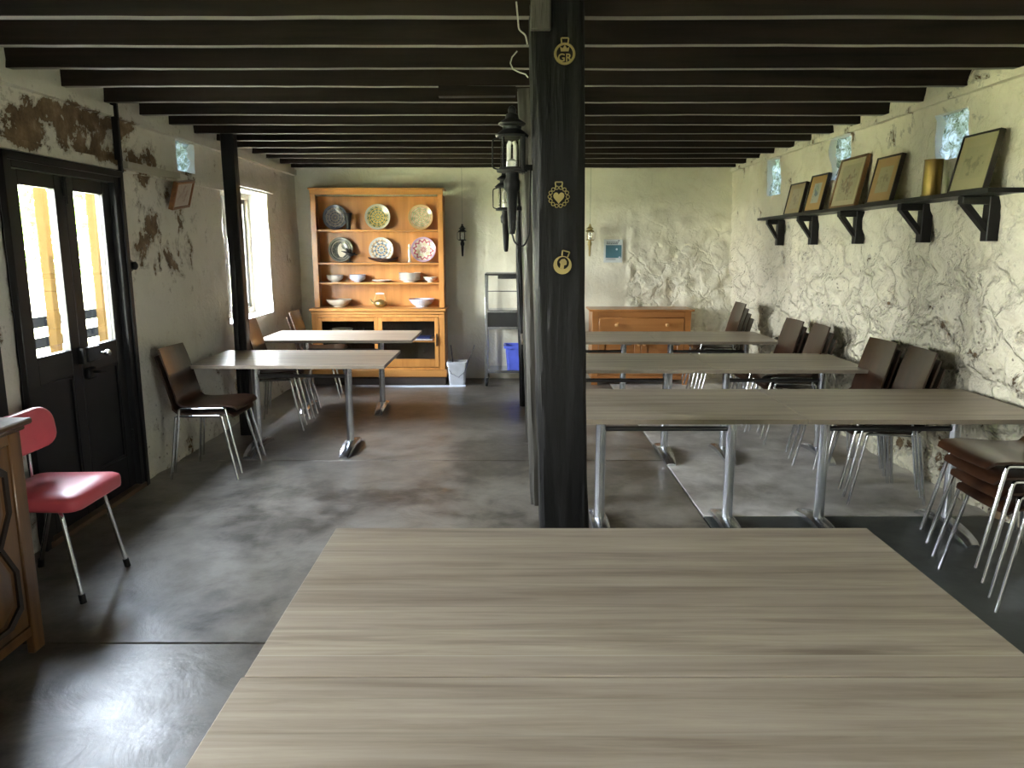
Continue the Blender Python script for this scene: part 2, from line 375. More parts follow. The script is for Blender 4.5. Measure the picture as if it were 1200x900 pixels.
def wall(name, us, vs, P, m, holes, nrm, parent=None):
    """P(u,v) displaced surface point; holes (u0,u1,v0,v1,depth) are cut and their reveals run back along -nrm"""
    bm = BM(); V = {}
    inside = lambda u, v: any(h[0] < u < h[1] and h[2] < v < h[3] for h in holes)
    for i, u in enumerate(us):
        for j, v in enumerate(vs): V[i, j] = None
    def vt(i, j):
        if V[i, j] is None: V[i, j] = bm.verts.new(P(us[i], vs[j]))
        return V[i, j]
    for i in range(len(us)-1):
        for j in range(len(vs)-1):
            if inside((us[i]+us[i+1])/2, (vs[j]+vs[j+1])/2): continue
            bm.faces.new((vt(i, j), vt(i+1, j), vt(i+1, j+1), vt(i, j+1)))
    nrm = Vector(nrm)
    for u0, u1, v0, v1, dep in holes:
        iu = [i for i, u in enumerate(us) if u0-1e-6 <= u <= u1+1e-6]; jv = [j for j, v in enumerate(vs) if v0-1e-6 <= v <= v1+1e-6]
        loop = [(i, jv[0]) for i in iu]+[(iu[-1], j) for j in jv[1:]]+[(i, jv[-1]) for i in iu[::-1][1:]]+[(iu[0], j) for j in jv[::-1][1:-1]]
        prev = [V[k] for k in loop]
        for q in (.06, .5, 1):
            nxt = []
            for k in loop:
                p = Vector(P(us[k[0]], vs[k[1]])); 
                nxt.append(bm.verts.new(p-nrm*(dep*q+.012*noise.noise(p*7+Vector((q*9, 0, 0))))))
            for a in range(len(loop)):
                b_ = (a+1) % len(loop)
                if prev[a] and prev[b_]: bm.faces.new((prev[a], prev[b_], nxt[b_], nxt[a])).material_index = 1
            prev = nxt
    return struct(obj(name, bm, [m, MT['reveal']], parent, smooth=60))
def rubble(p, amp, s=3.0):
    d, _ = noise.voronoi(Vector((p.x*s, p.y*s, p.z*s*1.5)), distance_metric='DISTANCE')
    e = min(1, (d[1]-d[0])*2.2)
    return amp*(e-.5)+amp*.9*noise.fractal(p*5.5, 1.0, 2.1, 4)+amp*.8*noise.noise(p*1.3)

# ------------------------------------------------------------ room shell
TOP = 2.62; YB = 8.90; YN = -2.6
def PL(u, v):
    p = Vector((-2.46, u, v)); k = .35 if v > .45 else .35+.5*(.45-v)
    f = .018*noise.noise(p*1.2)+.014*k*2*noise.fractal(p*5, 1, 2.1, 4)
    return (p.x+f+.012*max(0, 1-v/.5), u, v)
hl = [(3.735, 4.80, -.05, 1.975, .09), (6.60, 7.85, .88, 2.06, .28), (.4, 1.6, .90, 2.15, .42), (5.78, 6.10, 2.10, 2.32, .34)]  # includes an unseen opening near the camera, added for daylight
def cuts(h, i): return [x for q in h for x in q[i:i+2]]
wall('wall_left', grid_lines(YN-.05, YB+.1, .045, cuts(hl, 0)), grid_lines(-.05, TOP, .045, cuts(hl, 2)), PL, MT['wall_l'], hl, (1, 0, 0))
def XR(y, z):
    xb = 2.82 if y < 4.2 else 2.82-.24*(y-4.2)/4.7
    return xb+(2.49-xb)*min(1, z/2.41)
def PR(u, v):
    x = XR(u, v); p = Vector((x, u, v)); a = .036-.020*min(1, max(0, (v-1.2)/.7))
    return (x-rubble(p, a), u, v)
hr = [(-1.6, -.6, .90, 2.15, .42), (4.39, 4.70, 2.05, 2.31, .30), (5.84, 6.19, 2.06, 2.37, .30), (7.35, 7.70, 2.03, 2.37, .30)]  # opening behind the camera is added to let sun and sky in
wall('wall_right', grid_lines(YN-.05, YB+.1, .030, cuts(hr, 0)), grid_lines(-.05, TOP, .030, cuts(hr, 2)), PR, MT['wall_r'], hr, (-1, 0, 0))
def PB(u, v):
    p = Vector((u, YB, v))
    if u < 1.345: f = .006*noise.noise(p*1.5)+.0015*noise.fractal(p*8, 1, 2, 3)+(.010 if (-.27 < u < .62 and v < 1.95) else 0)
    else: f = .02+rubble(p, .030-.017*min(1, max(0, (v-1.2)/.5)), 3.4)
    if abs(u-1.345) < .014: f = -.025
    return (u, YB-f, v)
wall('wall_back', grid_lines(-2.6, 2.95, .028, [1.331+.0, 1.359]), grid_lines(-.05, TOP, .030, []), PB, MT['wall_b'], [], (0, -1, 0))
hn = []
wall('wall_near', grid_lines(-2.6, 2.95, .15, cuts(hn, 0)), grid_lines(-.05, TOP, .15, cuts(hn, 2)), lambda u, v: (u, YN, v), MT['wall_b'], hn, (0, 1, 0))
# outer skins of the masonry close the wall thickness above and beside the openings
fl = sempty('floor')
boxo('sub_base', -2.75, 3.1, -2.9, 9.2, -.25, -.030, MT['bare'], fl, 0)
def slab(x0, x1, y0, y1, m, z=0):
    bm = BM(); box(bm, x0, x1, y0, y1, z-.03, z, .0035); return obj('concrete_slab', bm, m, fl)
g = .004
for y0, y1 in ((-2.8, .19), (.19, 2.79), (2.79, 5.39), (5.39, 9.1)):
    slab(-2.62, 1.115-g, y0+g, y1-g, MT['floor_d'])
slab(1.115+g, 3.0, -2.8, 4.23-g, MT['floor_g']); slab(1.115+g, 3.0, 4.23+g, 9.1, MT['floor_l'], .002)

ce = sempty('ceiling')
JY = [3.93+.44*k+random.uniform(-.012, .012) for k in range(-14, 12)]
for k, y in enumerate(JY):
    bm = BM(); xs = [-2.50+5.06*i/40 for i in range(41)]
    th = .05+random.uniform(-.004, .004); zb = 2.41+random.uniform(-.006, .006)
    rs = []
    for x in xs:
        a = .006*noise.noise(Vector((x*.8, k*3.1, 0))); c = .005*noise.noise(Vector((x*1.2, k*5.1, 4)))+.002*noise.noise(Vector((x*9, k*5.1, 4)))
        rs.append([(x, y+a, zb+c+.003), (x, y+a+.003, zb+c), (x, y+a+th-.003, zb+c), (x, y+a+th, zb+c+.003), (x, y+a+th, 2.572), (x, y+a, 2.572)])
    vv = rings(bm, rs)
    for f in bm.faces:
        if f.normal.length == 0: f.normal_update()
    bm.normal_update()
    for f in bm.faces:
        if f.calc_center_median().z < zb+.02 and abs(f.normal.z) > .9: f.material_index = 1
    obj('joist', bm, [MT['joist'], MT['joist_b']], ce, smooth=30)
src = None
for i in range(34):
    x = -2.5+.15*i
    if src is None:
        bm = BM(); box(bm, 0, .146, -2.7, 9.0, 2.572, 2.592, .002); src = obj('ceiling_board', bm, MT['board'], ce); src.location.x = x
    else:
        o = src.copy(); C.objects.link(o); o.location.x = x
struct(boxo('roof', -3.05, 3.4, -3.1, 9.5, 2.64, 2.74, MT['bare'], None, 0))

# wall plates and embedded lime-washed timbers
def timber(name, x0, x1, y0, y1, z0, z1, m, n=40, amp=.006):
    bm = BM(); rs = []
    for i in range(n+1):
        y = y0+(y1-y0)*i/n; a = amp*noise.noise(Vector((y*2, z0*9, x0))); c = amp*noise.noise(Vector((y*3, z0*7, 5+x0)))
        rs.append([(x0, y, z0+c), (x1+a, y, z0+c+.004), (x1+a, y, z1+c-.004), (x0, y, z1+c)])
    rings(bm, rs); return obj(name, bm, m)
struct(timber('trim_1', -2.47, -2.425, -2.5, 8.85, 2.325, 2.395, MT['wall_l']))
struct(timber('trim_2', 2.455, 2.56, -2.5, 8.85, 2.37, 2.405, MT['wall_r']))
struct(timber('trim_3', -2.47, -2.428, 3.55, 6.65, 2.01, 2.075, MT['wall_l']))
struct(timber('trim_4', -2.44, -2.375, 4.86, 5.62, 2.022, 2.07, MT['limed'], 16))
struct(timber('trim_5', -2.46, -2.435, 6.6, 8.0, 2.075, 2.15, MT['wall_l'], 16))

# crumpled film in the wall openings
def film(name, x, y0, y1, z0, z1, n=16):
    bm = BM(); V = {}
    for i in range(n+1):
        for j in range(n+1):
            y = y0-.01+(y1-y0+.02)*i/n; z = z0-.01+(z1-z0+.02)*j/n
            p = Vector((x, y, z)); V[i, j] = bm.verts.new((x+.030*noise.noise(p*11)+.03*noise.noise(p*24), y, z))
    for i in range(n):
        for j in range(n): bm.faces.new((V[i, j], V[i+1, j], V[i+1, j+1], V[i, j+1]))
    return struct(obj(name, bm, MT['film'], None, smooth=0))
for k, h in enumerate(hr[1:]): film('window_%d' % (k+3), 2.555, *h[:4])
film('window_6', -2.515, *hl[-1][:4])

# ------------------------------------------------------------ double door
dr = sempty('door_1')
bm = BM()
box(bm, -2.54, -2.41, 3.735, 3.785, 0, 1.97, .004); box(bm, -2.54, -2.41, 4.75, 4.80, 0, 1.97, .004); box(bm, -2.54, -2.41, 3.785, 4.75, 1.93, 1.97, .004)
box(bm, -2.43, -2.395, 3.70, 3.74, 0, 2.0, .004); box(bm, -2.43, -2.395, 4.795, 4.835, 0, 2.0, .004); box(bm, -2.43, -2.395, 3.70, 4.835, 1.965, 2.005, .004)
obj('door_frame', bm, MT['black'], dr)
boxo('threshold', -2.62, -2.40, 3.735, 4.80, -.01, .0295, MT['oakt'], dr)
def leaf(y0, y1, kind):
    bm = BM(); a, b = -2.485, -2.445; s = .085
    box(bm, a, b, y0, y0+s, .03, 1.9285, .003); box(bm, a, b, y1-s, y1, .03, 1.9285, .003)
    for z0, z1 in ((.03, .24), (.84, .985), (1.855, 1.9285)): box(bm, a, b, y0+s, y1-s, z0, z1, .003)
    box(bm, a+.012, b-.014, y0+s, y1-s, .24, .84, .0)
    for yy in (y0+s, y1-s-.014): box(bm, b-.016, b-.004, yy, yy+.014, .24, .84)
    for zz in (.24, .826): box(bm, b-.016, b-.004, y0+s, y1-s, zz, zz+.014)
    lf = obj('door_leaf', bm, MT['black'], dr)
    boxo('pane', -2.467, -2.462, y0+s, y1-s, .985, 1.855, MT['pane'], lf, 0)
    for z in (.35, 1.75):
        bm = BM(); yy = y0 if kind == 0 else y1; tube(bm, [(-2.438, yy, z-.045), (-2.438, yy, z+.045)], .007, 8); obj('hinge', bm, MT['blackm'], lf)
    return lf
l1 = leaf(3.789, 4.264, 0); l2 = leaf(4.270, 4.746, 1)
bm = BM(); box(bm, -2.448, -2.41, 4.283, 4.42, .90, .985, .005); box(bm, -2.448, -2.41, 4.235, 4.262, .895, .99, .004); obj('rim_lock', bm, MT['blackm'], l2)
bm = BM(); tube(bm, [(-2.42, 4.40, .94), (-2.375, 4.40, .94)], .007, 8); lathe(bm, [(.001, -2.38), (.014, -2.378), (.021, -2.365), (.018, -2.35), (.001, -2.345)], 14, (0, 4.40, .94), 'X'); obj('knob', bm, MT['chrome'], l2)
bm = BM(); box(bm, -2.448, -2.415, 4.285, 4.37, .80, .865, .01); tube(bm, bend([(-2.42, 4.33, .84), (-2.385, 4.33, .84), (-2.385, 4.40, .83)], .015), .008, 8); obj('latch', bm, MT['blackm'], l2)
bm = BM(); box(bm, -2.446, -2.43, 4.245, 4.29, 1.82, 1.90, .004); tube(bm, [(-2.43, 4.262, 1.78), (-2.43, 4.262, 1.92)], .007, 8); obj('bolt', bm, MT['blackm'], l1)
struct(timber('trim_6', -2.45, -2.41, 4.845, 4.872, 1.3, 2.41, MT['black'], 2, 0)) if False else None
bm = BM(); box(bm, -2.445, -2.405, 4.842, 4.868, 2.0, 2.41, .003); tag(obj('wall_batten', bm, MT['black']), 'thin black vertical batten on the wall above the right edge of the double door', 'batten')
t = thing('light_switch', 'small round old switch on a wooden block beside the double door', 'switch', (-2.43, 4.87, 1.43))
bm = BM(); lathe(bm, [(.038, -.012), (.038, .014), (.032, .02)], 20, axis='X'); obj('block', bm, MT['oak'], t)
bm = BM(); lathe(bm, [(.026, .018), (.026, .045), (.014, .055), (.001, .056)], 18, axis='X'); obj('dial', bm, MT['blackm'], t)

# ------------------------------------------------------------ windows
def window(name, y0, y1, z0, z1, x=-2.80):
    w_ = sempty(name)
    bm = BM(); f = .055
    for a in ((y0, y0+f, z0, z1), (y1-f, y1, z0, z1), (y0+f, y1-f, z0, z0+f), (y0+f, y1-f, z1-f, z1)): box(bm, x, x+.09, *a, .004)
    obj('window_frame', bm, MT['winw'], w_)
    ym = (y0+y1)/2
    for a, b in ((y0+f, ym), (ym, y1-f)):
        bm = BM(); s = .045; zl, zh = z0+f, z1-f
        for q in ((a, a+s, zl, zh), (b-s, b, zl, zh), (a+s, b-s, zl, zl+s), (a+s, b-s, zh-s, zh)): box(bm, x+.02, x+.065, *q, .003)
        sa = obj('sash', bm, MT['winf'], w_)
        boxo('pane', x+.04, x+.045, a+s, b-s, zl+s, zh-s, MT['pane'], sa, 0)
    return w_
window('window_1', 6.60, 7.85, .88, 2.06, -2.74); window('window_2', .4, 1.6, .90, 2.15); window('window_7', -1.6, -.6, .90, 2.15, 3.0)  # all but the first are unseen, added to light the foreground

# ------------------------------------------------------------ outdoors
struct(boxo('ground', -60, 60, -40, 60, -.5, -.30, MT['grass'], None, 0))
struct(boxo('veranda_floor', -4.2, -2.75, -3, 12, -.30, -.08, MT['deck'], None, .01))
vp = None
for y, lb in ((3.3, 'first timber veranda post outside, left of the glazed door'), (6.62, 'timber veranda post seen through the left door pane'), (7.42, 'timber veranda post seen through the right door pane'), (10.2, 'far timber veranda post outside the building')):
    if vp is None:
        bm = BM(); box(bm, -.04, .04, -.04, .04, 0, 2.9, .008); vp = tag(obj('veranda_post', bm, MT['vpost']), lb, 'post', 'veranda posts'); vp.location = (-4.0, y, -.08)
    else: place(vp, (-4.0, y, -.08), 0, lb)
vr = thing('veranda_railing', 'grey horizontal railing boards between the veranda posts outside the door', 'railing', (-4.10, 0, 0))
for z in (.90, .72, .54): boxo('rail', -.015, .015, 3.2, 10.3, z-.045, z+.045, MT['rail'], vr)
def tree(x, y, h, r, lb, nleaf=2600):
    t = thing('tree', lb, 'tree', (x, y, -.3), 0, 'trees in the garden')
    bm = BM(); tube(bm, [(0, 0, 0), (.1, .05, h*.3), (-.05, 0, h*.6)], [.16, .12, .05], 10); obj('trunk', bm, MT['bark'], t)
    bm = BM(); rn = random.Random(int(x*10+y))
    for _ in range(nleaf):
        a, b_, q = rn.uniform(0, 2*PI), rn.uniform(-1, 1), rn.random()**.4
        c = Vector((math.cos(a)*math.sqrt(1-b_*b_)*r*q, math.sin(a)*math.sqrt(1-b_*b_)*r*q, h*.62+b_*h*.38*q))
        u = Vector((rn.gauss(0, 1), rn.gauss(0, 1), rn.gauss(0, 1))).normalized(); v = u.orthogonal().normalized(); s = rn.uniform(.05, .11)
        bm.faces.new([bm.verts.new(c+d) for d in (u*s*1.4, v*s*.6, -u*s*1.4, -v*s*.6)])
    o = obj('foliage', bm, MT['leaf'], t, smooth=0); o['kind'] = 'stuff'
tree(-7.5, 9.2, 3.6, 1.5, 'leafy tree outside beyond the veranda, nearest the building')
tree(-12, 12, 5, 2.2, 'larger leafy tree far outside the left windows')
tree(-10, 17, 4.5, 2.0, 'leafy tree furthest away outside')

# ------------------------------------------------------------ posts
def post(name, label, y0, d, xb, wb, xt, wt, zt, m, seed, amp=.007, cut=.02):
    """hewn timber: rings of a chamfered square with vertical checks"""
    bm = BM(); rs = []
    for i in range(71):
        z = zt*i/70; t_ = z/zt; cx = xb+(xt-xb)*t_; hw = (wb+(wt-wb)*t_)/2; ring = []
        c = cut*(1+.5*noise.noise(Vector((seed, z*1.3, 0))))
        base = []
        for (ax, ay, bx, by, n) in ((-hw+c, 0, hw-c, 0, 12), (hw-c, 0, hw, c, 2), (hw, c, hw, d-c, 8), (hw, d-c, hw-c, d, 2), (hw-c, d, -hw+c, d, 6), (-hw+c, d, -hw, d-c, 2), (-hw, d-c, -hw, c, 8), (-hw, c, -hw+c, 0, 2)):
            for k in range(n): base.append((ax+(bx-ax)*k/n, ay+(by-ay)*k/n))
        for px, py in base:
            q = Vector((px*30+seed, py*30, z*1.6)); f = amp*noise.noise(q)+amp*.7*noise.noise(q*2.7)-.010*max(0, noise.noise(Vector((px*45+seed*2, py*45, z*1.1)))-.30)*3
            dx, dy = px, py-d/2; ln = math.hypot(dx, dy)
            w_ = .008*noise.noise(Vector((seed*3, z*1.1, 0)))
            ring.append((cx+w_+px+dx/ln*f, y0+py+dy/ln*f, z))
        rs.append(ring)
    rings(bm, rs)
    o = obj(name, bm, m, smooth=50); tag(o, label, 'post'); return o
post('timber_post', 'thick black hewn timber post in the foreground carrying three horse brasses', 2.95, .20, .222, .195, .162, .195, 2.43, MT['post'], 1.7)
post('timber_post', 'weathered timber post directly behind the thick black post, second in the row', 4.41, .17, .205, .17, .12, .17, 2.41, MT['post_w'], 5.2)
post('timber_post', 'third timber post in the central row, counting from the front', 5.90, .15, .19, .15, .13, .15, 2.41, MT['post_w'], 8.1)
post('timber_post', 'last and furthest dark timber post of the central row', 7.28, .15, .15, .15, .10, .15, 2.41, MT['post'], 11.4)
post('timber_post', 'slim black post beside the left wall in front of the window', 6.14, .10, -2.21, .10, -2.215, .10, 2.41, MT['black'], 15.0, .002, .005)
bm = BM(); box(bm, .066, .14, 2.925, 2.955, 2.325, 2.45, .004); tag(obj('timber_cleat', bm, MT['post_w']), 'short timber block fixed at the top left of the thick black post', 'timber')
o = timber('corbel_beam', -.40, .02, 4.34, 4.40, 2.355, 2.41, MT['joist'], 10, .004); tag(o, 'short stub beam sticking out left of the second post under the joists', 'beam')

# ------------------------------------------------------------ tables
def make_table(W, label):
    t = thing('dining_table', label, 'table'); D = .80
    bm = BM(); fs = box(bm, -W/2, W/2, 0, D, .695, .72, .0015)
    bm.normal_update()
    for f in bm.faces:
        if abs(f.normal.z) < .5: f.material_index = 1
    obj('tabletop', bm, [MT['lam'], MT['lam_e']], t, smooth=0)
    for sx in (-.355, .355):
        bm = BM(); tube(bm, [(sx, D/2, .05), (sx, D/2, .688)], .028, 20)
        o = obj('column', bm, MT['steel'], t)
        bm = BM(); rs = []
        for i in range(17):
            s = -1+2*i/16; y = D/2+s*.27; arch = 1-s*s; hw = .048-.014*abs(s)**3; zb = .034*arch; zt_ = .028+.045*arch
            if abs(s) > .99: zt_ = .018
            rs.append([(sx-hw, y, zb), (sx+hw, y, zb), (sx+hw, y, zt_-.012), (sx+hw*.6, y, zt_), (sx-hw*.6, y, zt_), (sx-hw, y, zt_-.012)])
        rings(bm, rs); obj('foot', bm, MT['steel'], t)
        bm = BM(); box(bm, sx-.03, sx+.03, .12, D-.12, .672, .695, .004); obj('top_bracket', bm, MT['darkst'], t)
    bm = BM(); tube(bm, [(-.33, D/2, .577), (.33, D/2, .577)], .014, 14); obj('crossbar', bm, MT['darkst'], t)
    return t
T16 = make_table(1.60, 'large pale table in the foreground, the further of the two pushed together'); T16.location = (.27, 1.375, 0)
place(T16, (.265, .571, 0), 0, 'nearest pale table at the bottom edge of the view')
T14 = make_table(1.40, 'pale table on the left with brown chairs at its wall end, nearer of two'); T14.location = (-1.605, 5.31, 0)
place(T14, (-1.60, 6.76, 0), 0, 'second pale table on the left, under the window before the dresser')
T12 = make_table(1.215, 'left table of the front row, just right of the thick black post'); T12.location = (.84, 3.62, 0)
place(T12, (2.058, 3.62, 0), 0, 'right table of the front row, its end near the stone wall')
place(T12, (.785, 5.12, 0), 0, 'left table of the middle row behind the posts')
T11 = make_table(1.08, 'right table of the middle row beside stacked chairs'); T11.location = (1.935, 5.12, 0)
place(T12, (.69, 6.66, 0), 0, 'left table of the back row in front of the pine chest')
place(T11, (1.84, 6.66, 0), 0, 'right table of the back row, nearest the far right corner')

# ------------------------------------------------------------ stacking chairs (front towards +X)
def make_chair(label):
    t = thing('stacking_chair', label, 'chair', group='brown plywood stacking chairs')
    prof = [(.225, .425), (.214, .443), (.19, .455), (.13, .460), (.05, .455), (-.04, .448), (-.11, .446), (-.155, .452), (-.182, .474), (-.198, .51), (-.215, .57), (-.239, .66), (-.266, .75), (-.293, .832)]
    wd = [.185, .197, .20, .203, .203, .202, .198, .192, .187, .184, .182, .181, .180, .174]
    # smooth the profile
    P = [Vector((a, 0, b)) for a, b in prof]; th = .011; nw = 10
    def norm(i):
        a = P[min(i+1, len(P)-1)]-P[max(i-1, 0)]; return Vector((-a.z, 0, a.x)).normalized()*-1
    bm = BM(); rs = []
    for i in range(len(P)):
        n_ = norm(i); hw = wd[i]; dish = .010 if i < 8 else .014; top = []; bot = []
        for k in range(nw+1):
            s = -1+2*k/nw; off = (s*s)*dish
            if i > 8: pos = P[i]+Vector((off, 0, 0))
            else: pos = P[i]+Vector((0, 0, off*.6-dish*.3))
            top.append(pos+Vector((0, s*hw, 0))-n_*0); bot.append(pos+Vector((0, s*hw, 0))+n_*th*(1 if n_.z < 0 else -1))
        rs.append(top+bot[::-1])
    vv = rings(bm, rs); n = 2*(nw+1)
    for f in bm.faces:
        if len(f.verts) > 4 or len(set()) : f.material_index = 1
    edge = set()
    for r in vv: edge.add((r[nw].index)); 
    bm.verts.index_update()
    side = {r[nw] for r in vv} | {r[nw+1] for r in vv}; side2 = {r[0] for r in vv} | {r[-1] for r in vv}
    for f in bm.faces:
        s = set(f.verts)
        if s <= side or s <= side2 or len(f.verts) > 4: f.material_index = 1
    obj('shell', bm, [MT['ply'], MT['plye']], t, smooth=60)
    for sy in (-1, 1):
        bm = BM(); tube(bm, [(.145, sy*.196, .432), (.24, sy*.222, .0)], .0095, 10); obj('leg', bm, MT['chrome'], t)
        bm = BM(); tube(bm, [(-.165, sy*.196, .426), (-.215, sy*.222, .0)], .0095, 10); obj('leg', bm, MT['chrome'], t)
    bm = BM()
    for sy in (-1, 1): tube(bm, bend([(.148, sy*.197, .418), (.143, sy*.195, .438), (-.163, sy*.195, .430), (-.166, sy*.197, .412)], .02), .0095, 10)
    tube(bm, [(.10, -.19, .432), (.10, .19, .432)], .008, 8); tube(bm, [(-.12, -.19, .426), (-.12, .19, .426)], .008, 8)
    obj('seat_frame', bm, MT['chrome'], t)
    return t
chair0 = make_chair('x'); used = [False]
def stack(x, y, rz, n, where, dz=.05, dx=.028, z0=0):
    names = {1: ['']}
    for k in range(n):
        pos = ('bottom', 'second', 'third', 'top')[k if k < n-1 else 3] if n > 1 else 'single'
        lb = '%s brown plywood chair of the stack %s' % (pos, where) if n > 1 else 'single brown plywood chair '+where
        loc = (x+math.cos(rz)*dx*k, y+math.sin(rz)*dx*k, dz*k+z0)
        if not used[0]:
            used[0] = True; chair0.location = loc; chair0.rotation_euler = (0, 0, rz); chair0['label'] = lb
        else: place(chair0, loc, rz, lb)
stack(-2.08, 5.15, -.03, 2, 'beside the double door at the left table')
stack(-2.03, 6.52, .04, 3, 'by the left window')
stack(-2.02, 7.93, 0, 2, 'between the dresser and the left wall')
stack(2.33, 3.27, PI, 4, 'at the right edge of the view', .068, .036, .0)
stack(2.30, 4.64, PI-.05, 3, 'behind the front row, nearer one')
stack(2.27, 5.06, PI+.05, 3, 'behind the front row, further one')
stack(2.25, 6.06, PI-.04, 3, 'behind the middle row, nearer one')
stack(2.20, 6.49, PI+.05, 3, 'behind the middle row, further one')
stack(2.13, 7.75, PI, 4, 'behind the back row in the far right corner')

# ------------------------------------------------------------ pink chair
t = thing('kitchen_chair', 'pink vinyl chair with chrome legs in front of the double door', 'chair', (-2.10, 3.33, 0), .0)
def pad(name, outline, z0, z1, m, parent, crown=.012):
    bm = BM(); n = len(outline); cx = sum(p[0] for p in outline)/n; cy = sum(p[1] for p in outline)/n
    def ring(s, z): return [(cx+(x-cx)*s, cy+(y-cy)*s, z) for x, y in outline]
    rings(bm, [ring(.90, z0), ring(.985, z0+.008), ring(1, z0+.02), ring(1.0, z1-.022), ring(.985, z1-.008), ring(.93, z1), ring(.6, z1+crown*.7), ring(.2, z1+crown)])
    return obj(name, bm, m, parent, smooth=70)
def rrect(w2, h2, r, n=5, wf=None):
    out = []
    for cx, cy, a0 in ((w2-r, h2-r, 0), (-w2+r, h2-r, 90), (-w2+r, -h2+r, 180), (w2-r, -h2+r, 270)):
        for k in range(n+1):
            a = math.radians(a0+90*k/n); out.append((cx+r*math.cos(a), cy+r*math.sin(a)))
    return out
ol = [(x+.02, y*(1+.18*x)) for x, y in rrect(.205, .205, .055)]
pad('seat', ol, .415, .485, MT['pink'], t)
bm = BM(); rs = []
for x_, s in ((-.028, .86), (-.024, .95), (-.012, 1), (.004, 1), (.016, .95), (.022, .85), (.024, .4)):
    rs.append([(x_-.135+.045*(y/.2)**2-.12*(z-0), y, z+.72) for y, z in [(a*s, b*s*(1-.0*abs(a))) for a, b in rrect(.205, .095, .07, 6)]])
rings(bm, rs); obj('backrest', bm, MT['pink'], t, smooth=70)
for sy in (-1, 1):
    bm = BM(); tube(bm, bend([(.08, sy*.12, .408), (.13, sy*.17, .405), (.20, sy*.195, .02)], .03), .0105, 12); lg = obj('leg', bm, MT['chrome'], t)
    bm = BM(); tube(bm, [(.196, sy*.194, .04), (.203, sy*.1965, .0)], .0145, 12); obj('foot_cap', bm, MT['rubber'], lg)
    bm = BM(); tube(bm, bend([(-.05, sy*.12, .408), (-.10, sy*.16, .405), (-.22, sy*.19, .02)], .03), .0105, 12); lg = obj('leg', bm, MT['chrome'], t)
    bm = BM(); tube(bm, [(-.216, sy*.189, .04), (-.223, sy*.1915, .0)], .0145, 12); obj('foot_cap', bm, MT['rubber'], lg)
    bm = BM(); tube(bm, bend([(-.05, sy*.10, .408), (-.155, sy*.10, .412), (-.160, sy*.10, .70)], .05), .009, 10); obj('back_support', bm, MT['chrome'], t)
bm = BM(); box(bm, -.13, .13, -.13, .13, .398, .416, .003); obj('under_plate', bm, MT['chrome'], t)

# ------------------------------------------------------------ oak sideboard (front towards +X)
t = thing('sideboard', 'old carved oak sideboard at the bottom left corner by the pink chair', 'sideboard', (0, 0, 0))
X1 = -1.85
boxo('body', -2.36, X1-.03, 1.05, 2.765, .10, .885, MT['oak'], t)
bm = BM(); box(bm, -2.38, X1+.022, 1.0, 2.825, .892, .915, .006); box(bm, -2.37, X1+.010, 1.02, 2.795, .875, .892, .005); obj('top', bm, MT['oakt'], t)
bm = BM()
for a, b in ((1.04, 1.10), (1.86, 1.925), (2.71, 2.778)): box(bm, X1-.03, X1, a, b, .0, .875, .004)
for a, b in ((.835, .875), (.075, .115)): box(bm, X1-.03, X1-.002, 1.10, 2.71, a, b, .003)
obj('face_frame', bm, MT['oak'], t)
for a, b in ((1.102, 1.858), (1.927, 2.708)):
    bm = BM(); box(bm, X1-.03, X1-.008, a, b, .117, .833, .003); d_ = obj('door', bm, MT['oak'], t)
    def outline(i):
        y0, y1, z0, z1 = a+.03+i, b-.03-i, .15+i, .80-i
        R = [(y1-.07, z0), (y1, z0+.05), (y1, .36), (y1-.07, .475), (y1, .59), (y1, z1-.05), (y1-.07, z1)]
        return R+[(a+b-y, z) for y, z in R[::-1]]
    bm = BM()
    o1, o2 = outline(0), outline(.022)
    n = len(o1); x0, x1 = X1-.009, X1+.006
    rr = [[(x0, *p) for p in o1], [(x1, *[(p[k]+q[k])/2*.6+p[k]*.4 for k in (0, 1)]) for p, q in zip(o1, o2)], [(x1-.004, *q) for q in o2], [(x0, *q) for q in o2]]
    vv = rings(bm, rr, closed=True); obj('moulding', bm, MT['oakd'], d_)
    o3 = outline(.06); bm = BM(); rings(bm, [[(X1-.009, *p) for p in outline(.035)], [(X1+.001, *p) for p in o3]]); obj('raised_panel', bm, MT['oak'], d_)
bm = BM()
for y in (1.04, 2.72):
    box(bm, -2.36, -2.30, y, y+.055, 0, .10, .003)
obj('foot', bm, MT['oak'], t)
bm = BM(); box(bm, -2.435, -2.41, 2.98, 3.555, 0, 1.09, .004); tag(obj('dark_board', bm, MT['black']), 'dark upright board against the wall behind the sideboard, at the left edge', 'board')

# ------------------------------------------------------------ dresser
t = thing('dresser', 'tall orange pine dresser with open shelves of plates and glazed lower doors', 'dresser', (0, 0, 0))
DL, DR = -2.225, -.765; YU = 8.60; YL = 8.47; YK = 8.86
PV, PH = MT['pine'], MT['pineh']
for x0, x1 in ((DL, DL+.022), (DR-.022, DR)): boxo('side_panel', x0, x1, YU+.015, YK, .865, 2.10, PV, t)
for x0, x1 in ((DL-.002, DL+.058), (DR-.056, DR+.002)): boxo('front_stile', x0, x1, YU-.008, YU+.015, .865, 2.11, PV, t)
boxo('back_panel', DL+.02, DR-.02, YK-.012, YK, .865, 2.10, MT['pine'], t)
bm = BM(); box(bm, DL-.004, DR+.004, YU-.012, YU+.015, 2.105, 2.155, .003); box(bm, DL-.018, DR+.018, YU-.03, YK, 2.155, 2.178, .005); obj('cornice', bm, PH, t)
for z in (1.715, 1.355, 1.135): boxo('shelf', DL+.02, DR-.02, YU+.014, YK-.013, z-.010, z+.010, PH, t)
